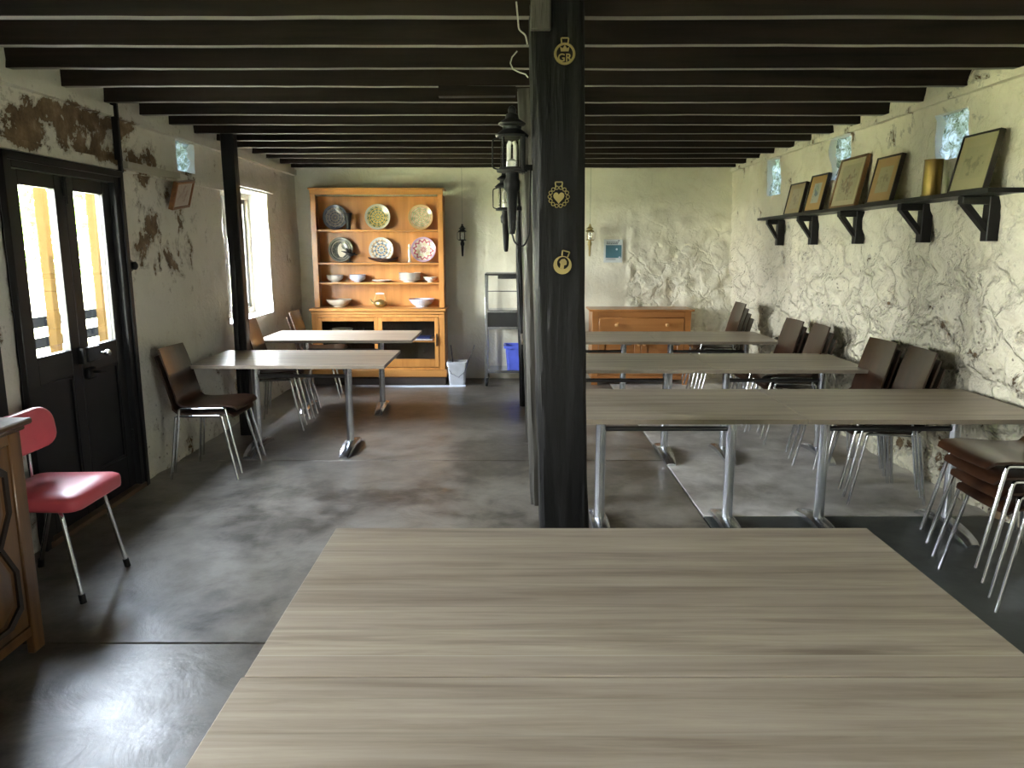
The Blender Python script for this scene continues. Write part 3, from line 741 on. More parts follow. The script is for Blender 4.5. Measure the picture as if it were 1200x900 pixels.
bm = BM(); box(bm, DL-.03, DR+.03, YL-.03, YK, .830, .865, .008); box(bm, DL-.015, DR+.015, YL-.015, YK-.01, .80, .83, .006); obj('counter', bm, PH, t)
for x0, x1 in ((DL-.012, DL+.012), (DR-.012, DR+.012)): boxo('side_panel', x0, x1, YL+.02, YK, .09, .80, PV, t)
boxo('back_panel', DL+.01, DR-.01, YK-.012, YK, .09, .80, MT['plinth'], t)
boxo('bottom_board', DL+.012, DR-.012, YL+.02, YK-.012, .17, .19, PH, t); boxo('inner_shelf', DL+.012, DR-.012, YL+.06, YK-.012, .475, .493, PH, t)
bm = BM()
box(bm, DL-.012, DL+.055, YL, YL+.02, .17, .80, .003); box(bm, DR-.055, DR+.012, YL, YL+.02, .17, .80, .003); box(bm, DL+.055, DR-.055, YL, YL+.02, .765, .80, .003); box(bm, DL+.055, DR-.055, YL, YL+.02, .17, .20, .003)
obj('face_frame', bm, PV, t)
bm = BM(); box(bm, DL-.03, DR+.03, YL-.02, YK, .09, .175, .006); obj('base_moulding', bm, PH, t)
boxo('plinth', DL-.015, DR+.015, YL-.005, YK, 0, .09, MT['plinth'], t)
xm = (DL+DR)/2
for a, b, s in ((DL+.056, xm-.001, 0), (xm+.001, DR-.056, 1)):
    bm = BM(); f = .045
    for q in ((a, a+f, .205, .762), (b-f, b, .205, .762), (a+f, b-f, .205, .295), (a+f, b-f, .72, .762)): box(bm, q[0], q[1], YL-.008, YL+.014, q[2], q[3], .003)
    d_ = obj('door', bm, PV, t); boxo('pane', a+f, b-f, YL+.003, YL+.006, .295, .72, MT['dglass'], d_, 0)
    if s: bm = BM(); box(bm, b-.026, b-.018, YL-.026, YL-.012, .46, .56, .002); box(bm, b-.028, b-.016, YL-.014, YL-.006, .44, .58, .001); obj('handle', bm, MT['blackm'], d_)
# plates
def plate(x, y, z, r, m, label, lean=.16, group='plates standing on the dresser'):
    bm = BM(); k = r/.14
    prof = [(.001, -.012), (.045*k, -.012), (.09*k, -.010), (.10*k, -.004), (.125*k, .004), (.138*k, .010), (.14*k, .008), (.137*k, .002), (.10*k, -.012), (.07*k, -.019), (.001, -.019)]
    lathe(bm, [(a, -b) for a, b in prof], 40, axis='Y', cap=False)
    o = obj('plate', bm, m, None, smooth=60); o.location = (x, y, z+r*math.cos(lean)+.003); o.rotation_euler = (-lean, 0, 0); tag(o, label, 'plate', group); return o
PM = lambda *a, **k: plate_mat(*a, **k)
zA, zB, zC, zD = 1.725, 1.365, 1.145, .865
plate(-1.995, 8.76, zA, .140, PM('glaze_navy', (.05, .055, .07), (.16, .16, .17), (.32, .25, .18), (.10, .11, .14), 11, 52), 'dark navy patterned plate at the left of the top dresser shelf')
plate(-1.515, 8.76, zA, .145, PM('glaze_green', (.42, .38, .20), (.06, .12, .08), (.60, .36, .06), (.50, .48, .38), 12, 55), 'green and yellow flower patterned plate in the middle of the top shelf')
plate(-1.03, 8.76, zA, .142, PM('glaze_cream', (.60, .55, .36), (.26, .36, .20), (.62, .32, .22), (.60, .42, .20), 8, 60), 'cream plate with ochre rim at the right of the top shelf')
pc = plate(-1.945, 8.76, zB, .140, PM('glaze_grey', (.075, .085, .075), (.14, .14, .11), (.06, .065, .06), (.22, .22, .17), 7, 26), 'dark plate with a white bird at the left of the second shelf')
bm = BM()
def disc(bm, pts, y0=-.002, y1=-.004): prism(bm, pts, y0, y1, 'Y')
disc(bm, [(-.02, .06), (0, .075), (.012, .06), (.005, .04), (.02, .015), (.045, .0), (.065, -.02), (.055, -.05), (.02, -.085), (-.01, -.08), (-.03, -.05), (-.038, -.01), (-.035, .03)], .013, .009)
obj('bird_motif', bm, MT['cream'], pc, smooth=0)
bm = BM(); lathe(bm, [(.100, .004), (.103, .0005), (.106, .003)], 40, axis='Y', cap=False); obj('white_ring', bm, MT['cream'], pc)
plate(-1.486, 8.76, zB, .140, PM('glaze_blue', (.58, .56, .48), (.10, .17, .26), (.45, .30, .14), (.50, .52, .48), 10, 34), 'blue and white medallion plate in the middle of the second shelf')
plate(-1.007, 8.76, zB, .142, PM('glaze_rose', (.74, .70, .64), (.62, .58, .42), (.42, .13, .17), (.48, .34, .46), 6, 20), 'white plate with rose floral border at the right of the second shelf')
def bowl_bm(r, h, foot=.45, seg=32):
    bm = BM(); t_ = .006
    lathe(bm, [(.001, .004), (r*foot, 0), (r*foot, .008), (r*.72, h*.35), (r*.93, h*.75), (r, h), (r-t_, h), (r*.88-t_, h*.72), (r*.66, h*.35), (r*.35, .016), (.001, .014)], seg, cap=False); return bm
def bowl(x, y, z, r, h, m, label, name='bowl', cat='bowl', group=None):
    return tag(obj(name, bowl_bm(r, h), m, None, (x, y, z), 60), label, cat, group)
bw = bowl(-2.02, 8.74, zC, .098, .055, MT['white'], 'lower white bowl of the nested pair at the left of the third shelf', group='white bowls on the third shelf')
def again(src, loc, label): return place(src, loc, 0, label)
again(bw, (-2.02, 8.74, zC+.022), 'upper white bowl of the nested pair at the left of the third shelf')
b2 = bowl(-1.76, 8.74, zC, .094, .048, MT['whiteb'], 'lowest bluish bowl of the nested trio on the third shelf', group='nested bluish bowls on the third shelf')
again(b2, (-1.76, 8.74, zC+.017), 'middle bluish bowl of the nested trio on the third shelf'); again(b2, (-1.76, 8.74, zC+.034), 'top bluish bowl of the nested trio on the third shelf')
def flat_bm(r):
    bm = BM(); lathe(bm, [(.001, .003), (r*.55, 0), (r*.6, .004), (r*.85, .012), (r, .020), (r-.003, .023), (r*.8, .017), (r*.6, .010), (.001, .009)], 32, cap=False); return bm
tag(obj('plate', flat_bm(.115), MT['white'], None, (-1.486, 8.73, zC), 60), 'single flat white plate lying in the middle of the third shelf', 'plate')
p0 = None
for k in range(6):
    lb = '%s white dinner plate in the tall pile on the third shelf' % ('lowest', 'second lowest', 'third lowest', 'fourth', 'second from top', 'top')[k]
    if p0 is None: p0 = tag(obj('dinner_plate', bowl_bm(.128, .035, .6), MT['white'], None, (-1.165, 8.74, zC), 60), lb, 'plate', 'pile of white plates on the third shelf')
    else: again(p0, (-1.165, 8.74, zC+.014*k), lb)
bowl(-.93, 8.73, zC, .080, .058, MT['white'], 'small white bowl at the right end of the third shelf')
bowl(-1.975, 8.70, zD, .145, .085, MT['cream'], 'large cream mixing bowl at the left on the dresser counter')
again(bowl(-1.975, 8.70, zD+.012, .147, .088, MT['white'], 'large white bowl nested inside the cream mixing bowl', group=None), (0, 0, -50), 'x') if False else None
bl = bowl(-1.03, 8.70, zD, .150, .090, PM('glaze_rimmed', (.62, .66, .74), (.58, .62, .72), (.50, .56, .68), (.45, .40, .52), 9, 30), 'large blue-white decorated bowl at the right on the dresser counter')
# kettle
k_ = thing('kettle', 'small brass kettle with a white handle on the dresser counter', 'kettle', (-1.505, 8.70, zD))
bm = BM(); lathe(bm, [(.001, .0), (.05, .0), (.068, .02), (.075, .042), (.062, .064), (.035, .074), (.03, .078), (.012, .084), (.012, .092), (.001, .096)], 28); obj('body', bm, MT['brass'], k_, smooth=50)
bm = BM(); tube(bm, bend([(-.06, 0, .035), (-.10, 0, .055), (-.115, 0, .095)], .02), [.013]*2+[.011]*6, 10) if False else tube(bm, [(-.062, 0, .032), (-.09, 0, .05), (-.103, 0, .072), (-.115, 0, .092)], [.014, .011, .009, .007], 10); obj('spout', bm, MT['brass'], k_)
bm = BM()
for sx in (-1, 1): tube(bm, [(sx*.055, 0, .062), (sx*.06, 0, .10), (sx*.04, 0, .145)], .004, 8)
obj('bail', bm, MT['brass'], k_)
bm = BM(); tube(bm, [(-.048, 0, .146), (-.02, 0, .150), (.02, 0, .150), (.048, 0, .146)], [.008, .012, .012, .008], 12); obj('grip', bm, MT['white'], k_)
# other ornaments
bm = BM(); lathe(bm, [(.001, 0), (.022, 0), (.024, .01), (.028, .08), (.044, .186), (.040, .186), (.025, .08), (.001, .012)], 20, cap=False); tag(obj('beaker', bm, MT['blackm'], None, (-1.835, 8.70, zA), 50), 'tall dark flared beaker beside the navy plate on the top shelf', 'beaker')
bm = BM(); rs = []
for i in range(15):
    s = -1+2*i/14; w_ = .055*math.sqrt(max(.02, 1-s*s)); zt_ = .045+.022*s*s; rs.append([(s*.17, -w_, zt_), (s*.165, -w_*.6, .008+.04*s*s), (s*.165, w_*.6, .008+.04*s*s), (s*.17, w_, zt_), (s*.16, w_*.85, zt_-.004), (s*.155, 0, .016+.03*s*s), (s*.16, -w_*.85, zt_-.004)])
rings(bm, rs); tag(obj('boat_bowl', bm, MT['darkbowl'], None, (-1.45, 8.665, zB-.004), 50), 'long dark wooden boat shaped bowl in front of the blue medallion plate', 'bowl')
f_ = thing('bird_figurine', 'dark metal bird figurine in front of the dark bird plate', 'figurine', (-1.83, 8.68, zB))
bm = BM(); lathe(bm, [(.001, 0), (.04, 0), (.038, .008), (.008, .014), (.006, .05), (.001, .06)], 14); obj('base', bm, MT['blackm'], f_)
bm = BM(); tube(bm, [(-.09, 0, .125), (-.05, 0, .115), (-.01, 0, .10), (.03, 0, .085), (.05, 0, .095), (.065, 0, .115)], [.004, .010, .020, .018, .009, .004], 10); tube(bm, [(.0, 0, .06), (0, 0, .09)], .006, 8); tube(bm, [(.05, 0, .10), (.06, .0, .09), (.085, 0, .085)], [.012, .009, .002], 8); obj('body', bm, MT['blackm'], f_, smooth=60)
bm = BM(); tube(bm, [(-.01, 0, .1), (-.03, .03, .14), (-.05, .04, .17)], [.014, .01, .003], 8); obj('wing', bm, MT['blackm'], f_)
bm = BM(); lathe(bm, [(.001, 0), (.024, 0), (.02, .012), (.012, .03), (.016, .09), (.018, .13), (.010, .155), (.007, .165), (.015, .18), (.013, .198), (.001, .208)], 16); tag(obj('figurine', bm, MT['cream'], None, (-1.155, 8.68, zB), 60), 'slender white figurine left of the rose plate on the second shelf', 'figurine')
# inside the dresser
tag(obj('mixing_bowl', bowl_bm(.12, .13, .7), MT['cream'], None, (-1.94, 8.66, .493), 60), 'cream bowl behind the left glass door of the dresser', 'bowl')
tag(obj('mixing_bowl', bowl_bm(.09, .12, .7), MT['darkbowl'], None, (-1.80, 8.75, .493), 60), 'brown bowl behind the left glass door of the dresser', 'bowl')
gl = None
for x, lb in ((-1.70, 'left drinking glass behind the left dresser door'), (-1.63, 'right drinking glass behind the left dresser door')):
    if gl is None:
        bm = BM(); lathe(bm, [(.001, 0), (.026, 0), (.032, .11), (.030, .11), (.024, .006), (.001, .006)], 16, cap=False); gl = tag(obj('drinking_glass', bm, MT['lglass'], None, (x, 8.62, .493), 50), lb, 'glass', 'glasses in the dresser')
    else: again(gl, (x, 8.64, .493), lb)
tag(boxo('paper_pile', -1.24, -.90, 8.55, 8.78, .494, .512, MT['paper']), 'pile of white papers on the shelf inside the right dresser door', 'papers')
tag(boxo('folder', -1.22, -.93, 8.56, 8.77, .5125, .530, MT['navy']), 'navy folder lying on the white papers in the dresser', 'folder')
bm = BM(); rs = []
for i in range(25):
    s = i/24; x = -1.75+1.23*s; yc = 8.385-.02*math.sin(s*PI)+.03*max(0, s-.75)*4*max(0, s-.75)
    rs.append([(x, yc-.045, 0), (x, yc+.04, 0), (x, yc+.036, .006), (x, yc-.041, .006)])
rings(bm, rs); tag(obj('floor_strip', bm, MT['pale_strip']), 'narrow white strip lying on the floor in front of the dresser', 'strip')  # white band on the floor, built as a thin strip

# ------------------------------------------------------------ pine chest
t = thing('chest', 'low orange pine chest with one wide drawer and two doors at the back wall', 'chest', (1.445, 8.45, 0))
PC = MT['pinec']; Wc = .55; Hc = .855
bm = BM(); box(bm, -Wc-.035, Wc+.035, -.02, .42, Hc-.025, Hc, .008); obj('top', bm, PC, t)
boxo('carcass', -Wc, Wc, .02, .40, .06, Hc-.025, PC, t)
bm = BM(); box(bm, -Wc, -Wc+.07, 0, .02, 0, Hc-.025, .003); box(bm, Wc-.07, Wc, 0, .02, 0, Hc-.025, .003); box(bm, -Wc+.07, Wc-.07, 0, .02, .765, Hc-.025, .003); box(bm, -Wc+.07, Wc-.07, 0, .02, .555, .60, .003); box(bm, -Wc+.07, Wc-.07, 0, .02, .06, .11, .003); obj('face_frame', bm, PC, t)
bm = BM(); box(bm, -Wc+.073, Wc-.073, -.006, .015, .603, .762, .008); dd = obj('drawer', bm, PC, t)
def knob(bm, x, z, y=-.006): lathe(bm, [(.008, 0+y), (.008, -.012+y), (.020, -.020+y), (.022, -.032+y), (.012, -.040+y), (.001, -.042+y)], 16, (x, 0, z), 'Y')
for x in (-.28, .28): bm = BM(); knob(bm, x, .685); obj('knob', bm, MT['knobw'], dd)
for s in (-1, 1):
    x0, x1 = (-Wc+.073, -.002) if s < 0 else (.002, Wc-.073)
    bm = BM()
    for q in ((x0, x0+.07, .113, .552), (x1-.07, x1, .113, .552), (x0+.07, x1-.07, .113, .18), (x0+.07, x1-.07, .485, .552)): box(bm, q[0], q[1], -.004, .016, q[2], q[3], .003)
    rings(bm, [[(a, .012, b) for a, b in ((x0+.07, .18), (x1-.07, .18), (x1-.07, .485), (x0+.07, .485))], [(a, .0, b) for a, b in ((x0+.10, .21), (x1-.10, .21), (x1-.10, .455), (x0+.10, .455))]])
    d_ = obj('door', bm, PC, t)
    bm = BM(); knob(bm, s*.03, .47, -.003); obj('knob', bm, MT['knobw'], d_)

# ------------------------------------------------------------ trolley, tub, bucket
t = thing('serving_trolley', 'grey metal rack on castors behind the posts, beside the dresser', 'trolley', (0, 0, 0))
TX0, TX1, TY0, TY1 = -.285, .22, 8.38, 8.78
for x in (TX0, TX1):
    for y in (TY0, TY1):
        bm = BM(); box(bm, x-.014, x+.014, y-.014, y+.014, .10, 1.25, .003); obj('upright', bm, MT['steel'], t)
        bm = BM(); lathe(bm, [(.012, -.014), (.042, -.014), (.045, -.008), (.045, .008), (.042, .014), (.012, .014)], 20, (x, y, .046), 'X'); cs = obj('castor', bm, MT['rubber'], t)
        bm = BM(); box(bm, x-.022, x-.017, y-.015, y+.015, .03, .11, .001); box(bm, x+.017, x+.022, y-.015, y+.015, .03, .11, .001); box(bm, x-.022, x+.022, y-.018, y+.018, .095, .11, .002); obj('fork', bm, MT['steel'], cs)
for z in (.17, .66, .845): 
    bm = BM(); box(bm, TX0+.012, TX1-.012, TY0, TY1, z-.012, z, .003); box(bm, TX0+.012, TX1-.012, TY0-.01, TY0, z-.02, z+.01, .002); obj('shelf', bm, MT['steel'], t)
bm = BM(); box(bm, TX0-.014, TX1+.014, TY0-.014, TY1+.014, 1.23, 1.25, .003); obj('top', bm, MT['darkst'], t)
bm = BM(); tube(bm, [(TX0, TY0, 1.06), (TX1, TY0, 1.06)], .004, 8); obj('wire', bm, MT['steel'], t)
boxo('tray', TX0+.13, TX1, TY0-.005, TY0+.2, 1.195, 1.228, MT['darkst'], t)
tag(boxo('storage_box', TX0+.016, TX1-.016, TY0+.01, TY1-.03, .662, .828, MT['darkst']), 'dark grey box on the middle shelf of the rack', 'box')
t = thing('plastic_tub', 'blue plastic tub on the bottom shelf of the rack', 'tub', (.075, 8.57, .172))
bm = BM(); rings(bm, [[(x*.86, y*.86, 0) for x, y in rrect(.15, .13, .03)], [(x, y, .27) for x, y in rrect(.15, .13, .03)], [(x*.97, y*.97, .27) for x, y in rrect(.15, .13, .03)], [(x*.83, y*.83, .008) for x, y in rrect(.15, .13, .03)]]); obj('body', bm, MT['blue'], t)
bm = BM(); rings(bm, [[(x, y, .245) for x, y in rrect(.165, .145, .03)], [(x, y, .275) for x, y in rrect(.168, .148, .03)], [(x, y, .275) for x, y in rrect(.150, .130, .03)], [(x, y, .245) for x, y in rrect(.150, .130, .03)]], closed=True); obj('rim', bm, MT['blue'], t)
t = thing('bucket', 'square grey plastic bucket on the floor between dresser and rack', 'bucket', (-.62, 8.50, 0))
bm = BM(); rings(bm, [[(x*.82, y*.82, 0) for x, y in rrect(.105, .10, .025)], [(x, y, .26) for x, y in rrect(.105, .10, .025)], [(x*.95, y*.95, .26) for x, y in rrect(.105, .10, .025)], [(x*.78, y*.78, .008) for x, y in rrect(.105, .10, .025)]]); obj('body', bm, MT['bucket'], t)
bm = BM(); rings(bm, [[(x, y, .24) for x, y in rrect(.113, .108, .025)], [(x, y, .268) for x, y in rrect(.113, .108, .025)], [(x, y, .268) for x, y in rrect(.10, .095, .025)], [(x, y, .24) for x, y in rrect(.10, .095, .025)]], closed=True); obj('rim', bm, MT['bucket'], t)
bm = BM(); tube(bm, [(-.11, -.06, .24), (-.06, -.118, .14), (.02, -.12, .10), (.09, -.118, .16), (.113, -.05, .24)], .004, 8); obj('bail', bm, MT['steel'], t)
for x, dx, lb in ((-.65, -.04, 'left long handled brush standing in the grey bucket'), (-.57, .15, 'right long handled brush leaning out of the grey bucket')):
    b_ = thing('brush', lb, 'brush', (x, 8.50, .012)); bm = BM(); tube(bm, [(0, 0, .06), (dx, 0, .44)], .006, 8); obj('handle', bm, MT['blackm'], b_)
    bm = BM(); tube(bm, [(-dx*.1, 0, 0), (0, 0, .07)], [.02, .012], 10); obj('head', bm, MT['rubber'], b_)

# ------------------------------------------------------------ poster
t = thing('poster', 'small blue and white notice on the back wall above the pine chest', 'poster', (1.165, 8.878, 1.36))
boxo('sheet', -.108, .108, 0, .006, 0, .262, MT['mountp'], t, 0); boxo('panel', -.086, .095, -.0015, 0, .052, .198, MT['poster'], t, 0)
bm = BM()
rn = random.Random(3)
for z, n in ((.224, 9), (.207, 8)):
    x = -.078
    for _ in range(n):
        w_ = rn.uniform(.009, .015); box(bm, x, x+w_, -.0012, 0, z, z+.010); x += w_+.004
box(bm, .055, .07, -.0012, 0, .243, .252)
for z in (.038, .030): box(bm, -.08, .03, -.0012, 0, z, z+.002)
obj('lettering', bm, MT['ink'], t, smooth=0)
bm = BM(); lathe(bm, [(.001, -.003), (.014, -.003), (.014, 0)], 16, (.075, 0, .055), 'Y'); lathe(bm, [(.001, -.003), (.012, -.003), (.012, -.001)], 16, (.04, 0, .15), 'Y'); obj('emblem', bm, MT['whiteb'], t)

# ------------------------------------------------------------ wall shelf, pictures, vase
t = thing('wall_shelf', 'long black shelf on brackets along the right stone wall', 'shelf', (0, 0, 0))
bm = BM(); rs = []
for i in range(31):
    s = i/30; y = 3.9+3.62*s; z = 1.842-.028*s; a = .004*noise.noise(Vector((y*2, 0, 3)))
    rs.append([(2.375+a, y, z-.024), (2.60, y, z-.024), (2.60, y, z), (2.375+a, y, z)])
rings(bm, rs); obj('board', bm, MT['black'], t, smooth=0)
SZ = lambda y: 1.842-.028*(y-3.9)/3.62
for y in (4.15, 4.80, 5.68, 6.49, 7.27):
    z = SZ(y)-.026; xw = XR(y, 1.75)-.008; bm = BM()
    box(bm, xw-.045, xw+.02, y-.03, y+.03, z-.235, z, .003); box(bm, 2.385, xw-.04, y-.025, y+.025, z-.042, z, .003)
    prism(bm, [(2.385, z-.035), (2.425, z-.035), (xw-.03, z-.165), (xw-.03, z-.205)], y-.022, y+.022, 'Y'); obj('bracket', bm, MT['black'], t, smooth=0)
def picture(yc, w_, h_, fm, fw, pm, label, lean=.20, fd=.03):
    """framed print standing on the shelf, leaning on the right wall; faces -X"""
    z = SZ(yc); o = thing('framed_picture', label, 'picture', (2.415, yc, z+.002)); o.rotation_euler = (0, lean, 0)
    o.rotation_euler = (Matrix.Rotation(lean, 4, 'Y') @ Matrix.Rotation(-PI/2, 4, 'Z')).to_euler()
    bm = BM()
    for q in ((-w_/2, -w_/2+fw, 0, h_), (w_/2-fw, w_/2, 0, h_), (-w_/2+fw, w_/2-fw, 0, fw), (-w_/2+fw, w_/2-fw, h_-fw, h_)): box(bm, q[0], q[1], 0, fd, q[2], q[3], .002)
    obj('frame', bm, fm, o); boxo('print', -w_/2+fw, w_/2-fw, .008, fd-.002, fw, h_-fw, pm, o, 0)
    return o
picture(6.75, .37, .27, MT['frame_b'], .010, print_mat('print_1', (.36, .28, .17), (.36, .31, .22), (.24, .20, .16), (.22, .14, .12), .37, .27, .2, .17, 1), 'small thin framed print, furthest left of those on the wall shelf')
picture(6.30, .34, .30, MT['frame_b'], .012, print_mat('print_2', (.42, .26, .10), (.40, .42, .38), (.08, .15, .24), (.22, .34, .14), .34, .30, .15, .16, 5), 'thin framed print of blue riders, second from the far end of the shelf')
picture(5.73, .44, .37, MT['frame_g'], .018, print_mat('print_3', (.52, .46, .30), (.42, .38, .25), (.16, .11, .08), (.30, .20, .13), .44, .37, .30, .26, 9), 'largest print with brown wooden frame and cream mount in the middle of the shelf')
picture(5.17, .34, .31, MT['frame_b'], .012, print_mat('print_4', (.42, .27, .12), (.38, .34, .22), (.24, .20, .13), (.28, .24, .16), .34, .31, .18, .17, 12), 'thin framed print with tan mount between the large print and the brass shell case')
picture(4.18, .33, .31, MT['frame_b'], .010, print_mat('print_5', (.40, .36, .21), (.37, .34, .20), (.20, .20, .12), (.26, .25, .15), .33, .31, .20, .17, 21), 'pale print in thin black frame at the near end of the wall shelf')
bm = BM(); lathe(bm, [(.001, 0), (.056, 0), (.056, .006), (.051, .010), (.050, .20), (.053, .206), (.048, .206), (.046, .012), (.001, .010)], 28, cap=False); tag(obj('brass_vase', bm, MT['brass2'], None, (2.44, 4.55, SZ(4.5)+.001), 50), 'tall brass cylinder vase on the wall shelf beside the pale print', 'vase')
# tilted picture on the left wall
t = thing('framed_picture', 'small oak framed picture hanging crooked and tilted forward on the left wall', 'picture', (-2.385, 5.62, 1.815))
t.rotation_euler = (Matrix.Rotation(.12, 4, 'X') @ Matrix.Rotation(.32, 4, 'Y') @ Matrix.Rotation(PI/2, 4, 'Z')).to_euler()
bm = BM(); w_, h_, fw = .30, .20, .018
for q in ((-w_/2, -w_/2+fw, 0, h_), (w_/2-fw, w_/2, 0, h_), (-w_/2+fw, w_/2-fw, 0, fw), (-w_/2+fw, w_/2-fw, h_-fw, h_)): box(bm, q[0], q[1], 0, .035, q[2], q[3], .003)
obj('frame', bm, MT['frame_o'], t); boxo('print', -w_/2+fw, w_/2-fw, .010, .03, fw, h_-fw, print_mat('print_6', (.50, .46, .40), (.44, .38, .32), (.30, .20, .17), (.36, .28, .26), w_, h_, .22, .15, 31), t, 0)

# ------------------------------------------------------------ carriage lamps
def lamp(name, label, loc, s=1, side=1, mats=('blackm', 'brass')):
    """origin at the base of the tail; about .48 m tall"""
    t = thing(name, label, 'lamp', loc, 0); A = MT[mats[0]]
    bm = BM(); lathe(bm, [(.001, 0), (.011, .002), (.014, .02), (.022, .16), (.030, .17), (.032, .20), (.024, .215), (.024, .235)], 18); obj('tail', bm, A, t)
    bm = BM(); lathe(bm, [(.001, .232), (.058, .235), (.060, .243), (.046, .252), (.001, .254)], 24); obj('base_plate', bm, A, t)
    bm = BM(); lathe(bm, [(.044, .252), (.046, .30), (.044, .362)], 24, cap=False); obj('chimney_glass', bm, MT['lglass'], t)
    for k in range(4):
        bm = BM(); a = PI/4+PI/2*k; x, y = .047*math.cos(a), .047*math.sin(a); tube(bm, [(x, y, .25), (x, y, .366)], .004, 6); obj('cage_bar', bm, A, t)
    bm = BM(); lathe(bm, [(.001, .36), (.060, .362), (.064, .370), (.046, .385), (.036, .392), (.036, .402), (.050, .408), (.052, .414), (.038, .424), (.026, .432), (.024, .446), (.014, .452), (.016, .464), (.010, .476), (.001, .48)], 24); obj('crown', bm, A, t)
    bm = BM()
    for dx in (-.012, .012): tube(bm, [(dx, 0, .275), (dx, 0, .335), (dx*.5, 0, .348)], .009, 10)
    lathe(bm, [(.001, .25), (.022, .252), (.022, .275), (.012, .282), (.001, .284)], 14); obj('bulb', bm, MT['bulb'], t)
    bm = BM(); hx = -.062*side; tube(bm, bend([(hx*.8, 0, .245), (hx*1.2, 0, .25), (hx*1.2, 0, .355), (hx*.8, 0, .362)], .01, 3), .003, 6); obj('wire_handle', bm, A, t)
    t.scale = (s, s, s); return t
l_ = lamp('carriage_lamp', 'large black carriage lamp on the left of the thick black post', (.0, 3.02, 1.60), 1, 1)
bm = BM(); box(bm, .035, .05, -.045, .045, .23, .37, .003); box(bm, .05, .10, -.012, .012, .24, .262, .003); obj('bracket', bm, MT['blackm'], l_)
bm = BM(); tube(bm, bend([(0, 0, .004), (.01, -.01, -.035), (.045, -.01, -.05), (.068, -.01, .0), (.071, -.01, .25)], .02), .0035, 8); obj('flex', bm, MT['blackm'], l_)
l2_ = lamp('carriage_lamp', 'second carriage lamp on the weathered post behind the large lamp', (-.035, 4.5, 1.52), 1, 1)
bm = BM(); box(bm, .04, .16, -.012, .012, .235, .26, .003); obj('bracket', bm, MT['blackm'], l2_)
for x, lb in ((-.565, 'small dark carriage lamp hanging by a cord between dresser and rack'), (.885, 'small brass toned carriage lamp hanging by a cord left of the notice')):
    l3 = lamp('hanging_lamp', lb, (x, 8.795, 1.43), .76, 1 if x < 0 else -1, ('blackm',) if x < 0 else ('darkbrass',)) if x < 0 else lamp('hanging_lamp', lb, (x, 8.795, 1.43), .76, -1, ('brass',))
    bm = BM(); tube(bm, [(0, 0, .48), (0, 0, 1.29)], .003, 6); obj('cord', bm, MT['cable'], l3)
bm = BM(); K = lambda px, py, y=2.93: ((px-600)/890*y*.94, y, H+y*math.tan(math.atan((450-py)/890)-math.radians(10.38)))
tube(bm, bend([K(605, 2), K(608, 35), K(616, 41), K(618, 52)], .01, 4), .003, 8); tag(obj('cable', bm, MT['cable']), 'pale cable running down to the top of the thick black post', 'cable')
bm = BM(); tube(bm, [K(606, 60), K(600, 67), K(598, 74), K(601, 81), K(609, 85), K(616, 87), K(619, 91)], .0025, 8); tag(obj('cable', bm, MT['cable']), 'small loop of pale cable left of the thick black post above the lamp', 'cable')

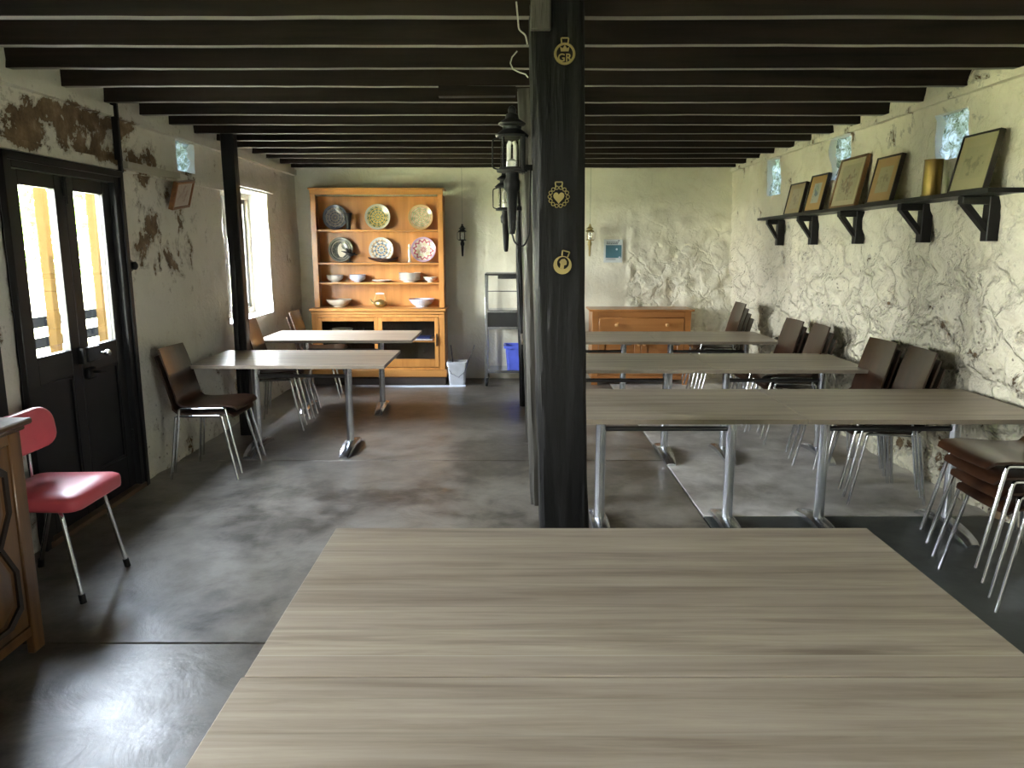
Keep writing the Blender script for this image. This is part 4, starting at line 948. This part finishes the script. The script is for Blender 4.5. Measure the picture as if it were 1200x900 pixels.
# ------------------------------------------------------------ horse brasses on the post
def brass(x, z, label, kind, rz=0):
    t = thing('horse_brass', label, 'horse brass', (x, 2.938, z)); t.rotation_euler = (0, rz, 0); R = .034; B = MT['brass']
    bm = BM()
    if kind == 'heart':
        for k in range(14):
            a = 2*PI*k/14; c = Vector((R*math.cos(a), 0, R*math.sin(a))); tube(bm, [c+Vector((.0065*math.cos(q), 0, .0065*math.sin(q))) for q in [2*PI*j/8 for j in range(8)]], .0016, 6, closed=True)
        obj('ring', bm, B, t)
        pts = []
        for k in range(24):
            a = 2*PI*k/24; pts.append((.0013*16*math.sin(a)**3, .0015*(13*math.cos(a)-5*math.cos(2*a)-2*math.cos(3*a)-math.cos(4*a))-.002))
        bm = BM(); prism(bm, pts, -.003, .003, 'Y'); obj('heart', bm, B, t)
    elif kind == 'letters':
        rings(bm, [[(r*math.cos(a), y, r*math.sin(a)) for a in [2*PI*j/32 for j in range(32)]] for r, y in ((R+.005, .002), (R+.003, -.003), (R-.004, -.003), (R-.004, .002))], closed=True); obj('ring', bm, B, t)
        cu = bpy.data.curves.new('monogram', 'FONT'); cu.body = 'GR'; cu.size = .038; cu.extrude = .0015; cu.align_x = 'CENTER'; cu.offset = .0006
        tmp = bpy.data.objects.new('tmp', cu); C.objects.link(tmp); me = bpy.data.meshes.new_from_object(tmp); bpy.data.objects.remove(tmp)
        o = link('monogram', me, B, t); o.rotation_euler = (PI/2, 0, 0); o.location = (0, 0, -.026)
        bm = BM(); prism(bm, [(-.014, .008), (.014, .008), (.017, .024), (.008, .018), (0, .030), (-.008, .018), (-.017, .024)], -.003, .002, 'Y'); obj('crown', bm, B, t)
    else:
        n = 30; o1 = [(R*1.02*math.cos(2*PI*k/n), R*1.02*math.sin(2*PI*k/n)) for k in range(n)]; o2 = [(.023*math.cos(2*PI*k/n), .008+.023*math.sin(2*PI*k/n)) for k in range(n)]
        rings(bm, [[(a, .002, b) for a, b in o1], [(a, -.003, b) for a, b in o1], [(a, -.003, b) for a, b in o2], [(a, .002, b) for a, b in o2]], closed=True); obj('crescent', bm, B, t)
        bm = BM(); prism(bm, [(-.007, -.014), (.008, -.014), (.006, .0), (.015, .006), (.012, .018), (.002, .025), (-.010, .020), (-.015, .008), (-.008, .002)], -.003, .002, 'Y'); obj('profile_head', bm, B, t)
    bm = BM(); tube(bm, bend([(-.011, 0, R), (-.014, 0, R+.020), (.014, 0, R+.020), (.011, 0, R)], .004, 3), .0026, 6); obj('hanger', bm, B, t)
brass(.192, 2.245, 'round horse brass with GR and crown, highest on the post', 'letters')
brass(.176, 1.738, 'horse brass with a heart inside a ring of links, middle of the post', 'heart')
brass(.193, 1.484, 'crescent horse brass with a small head, lowest on the post', 'crescent', .25)
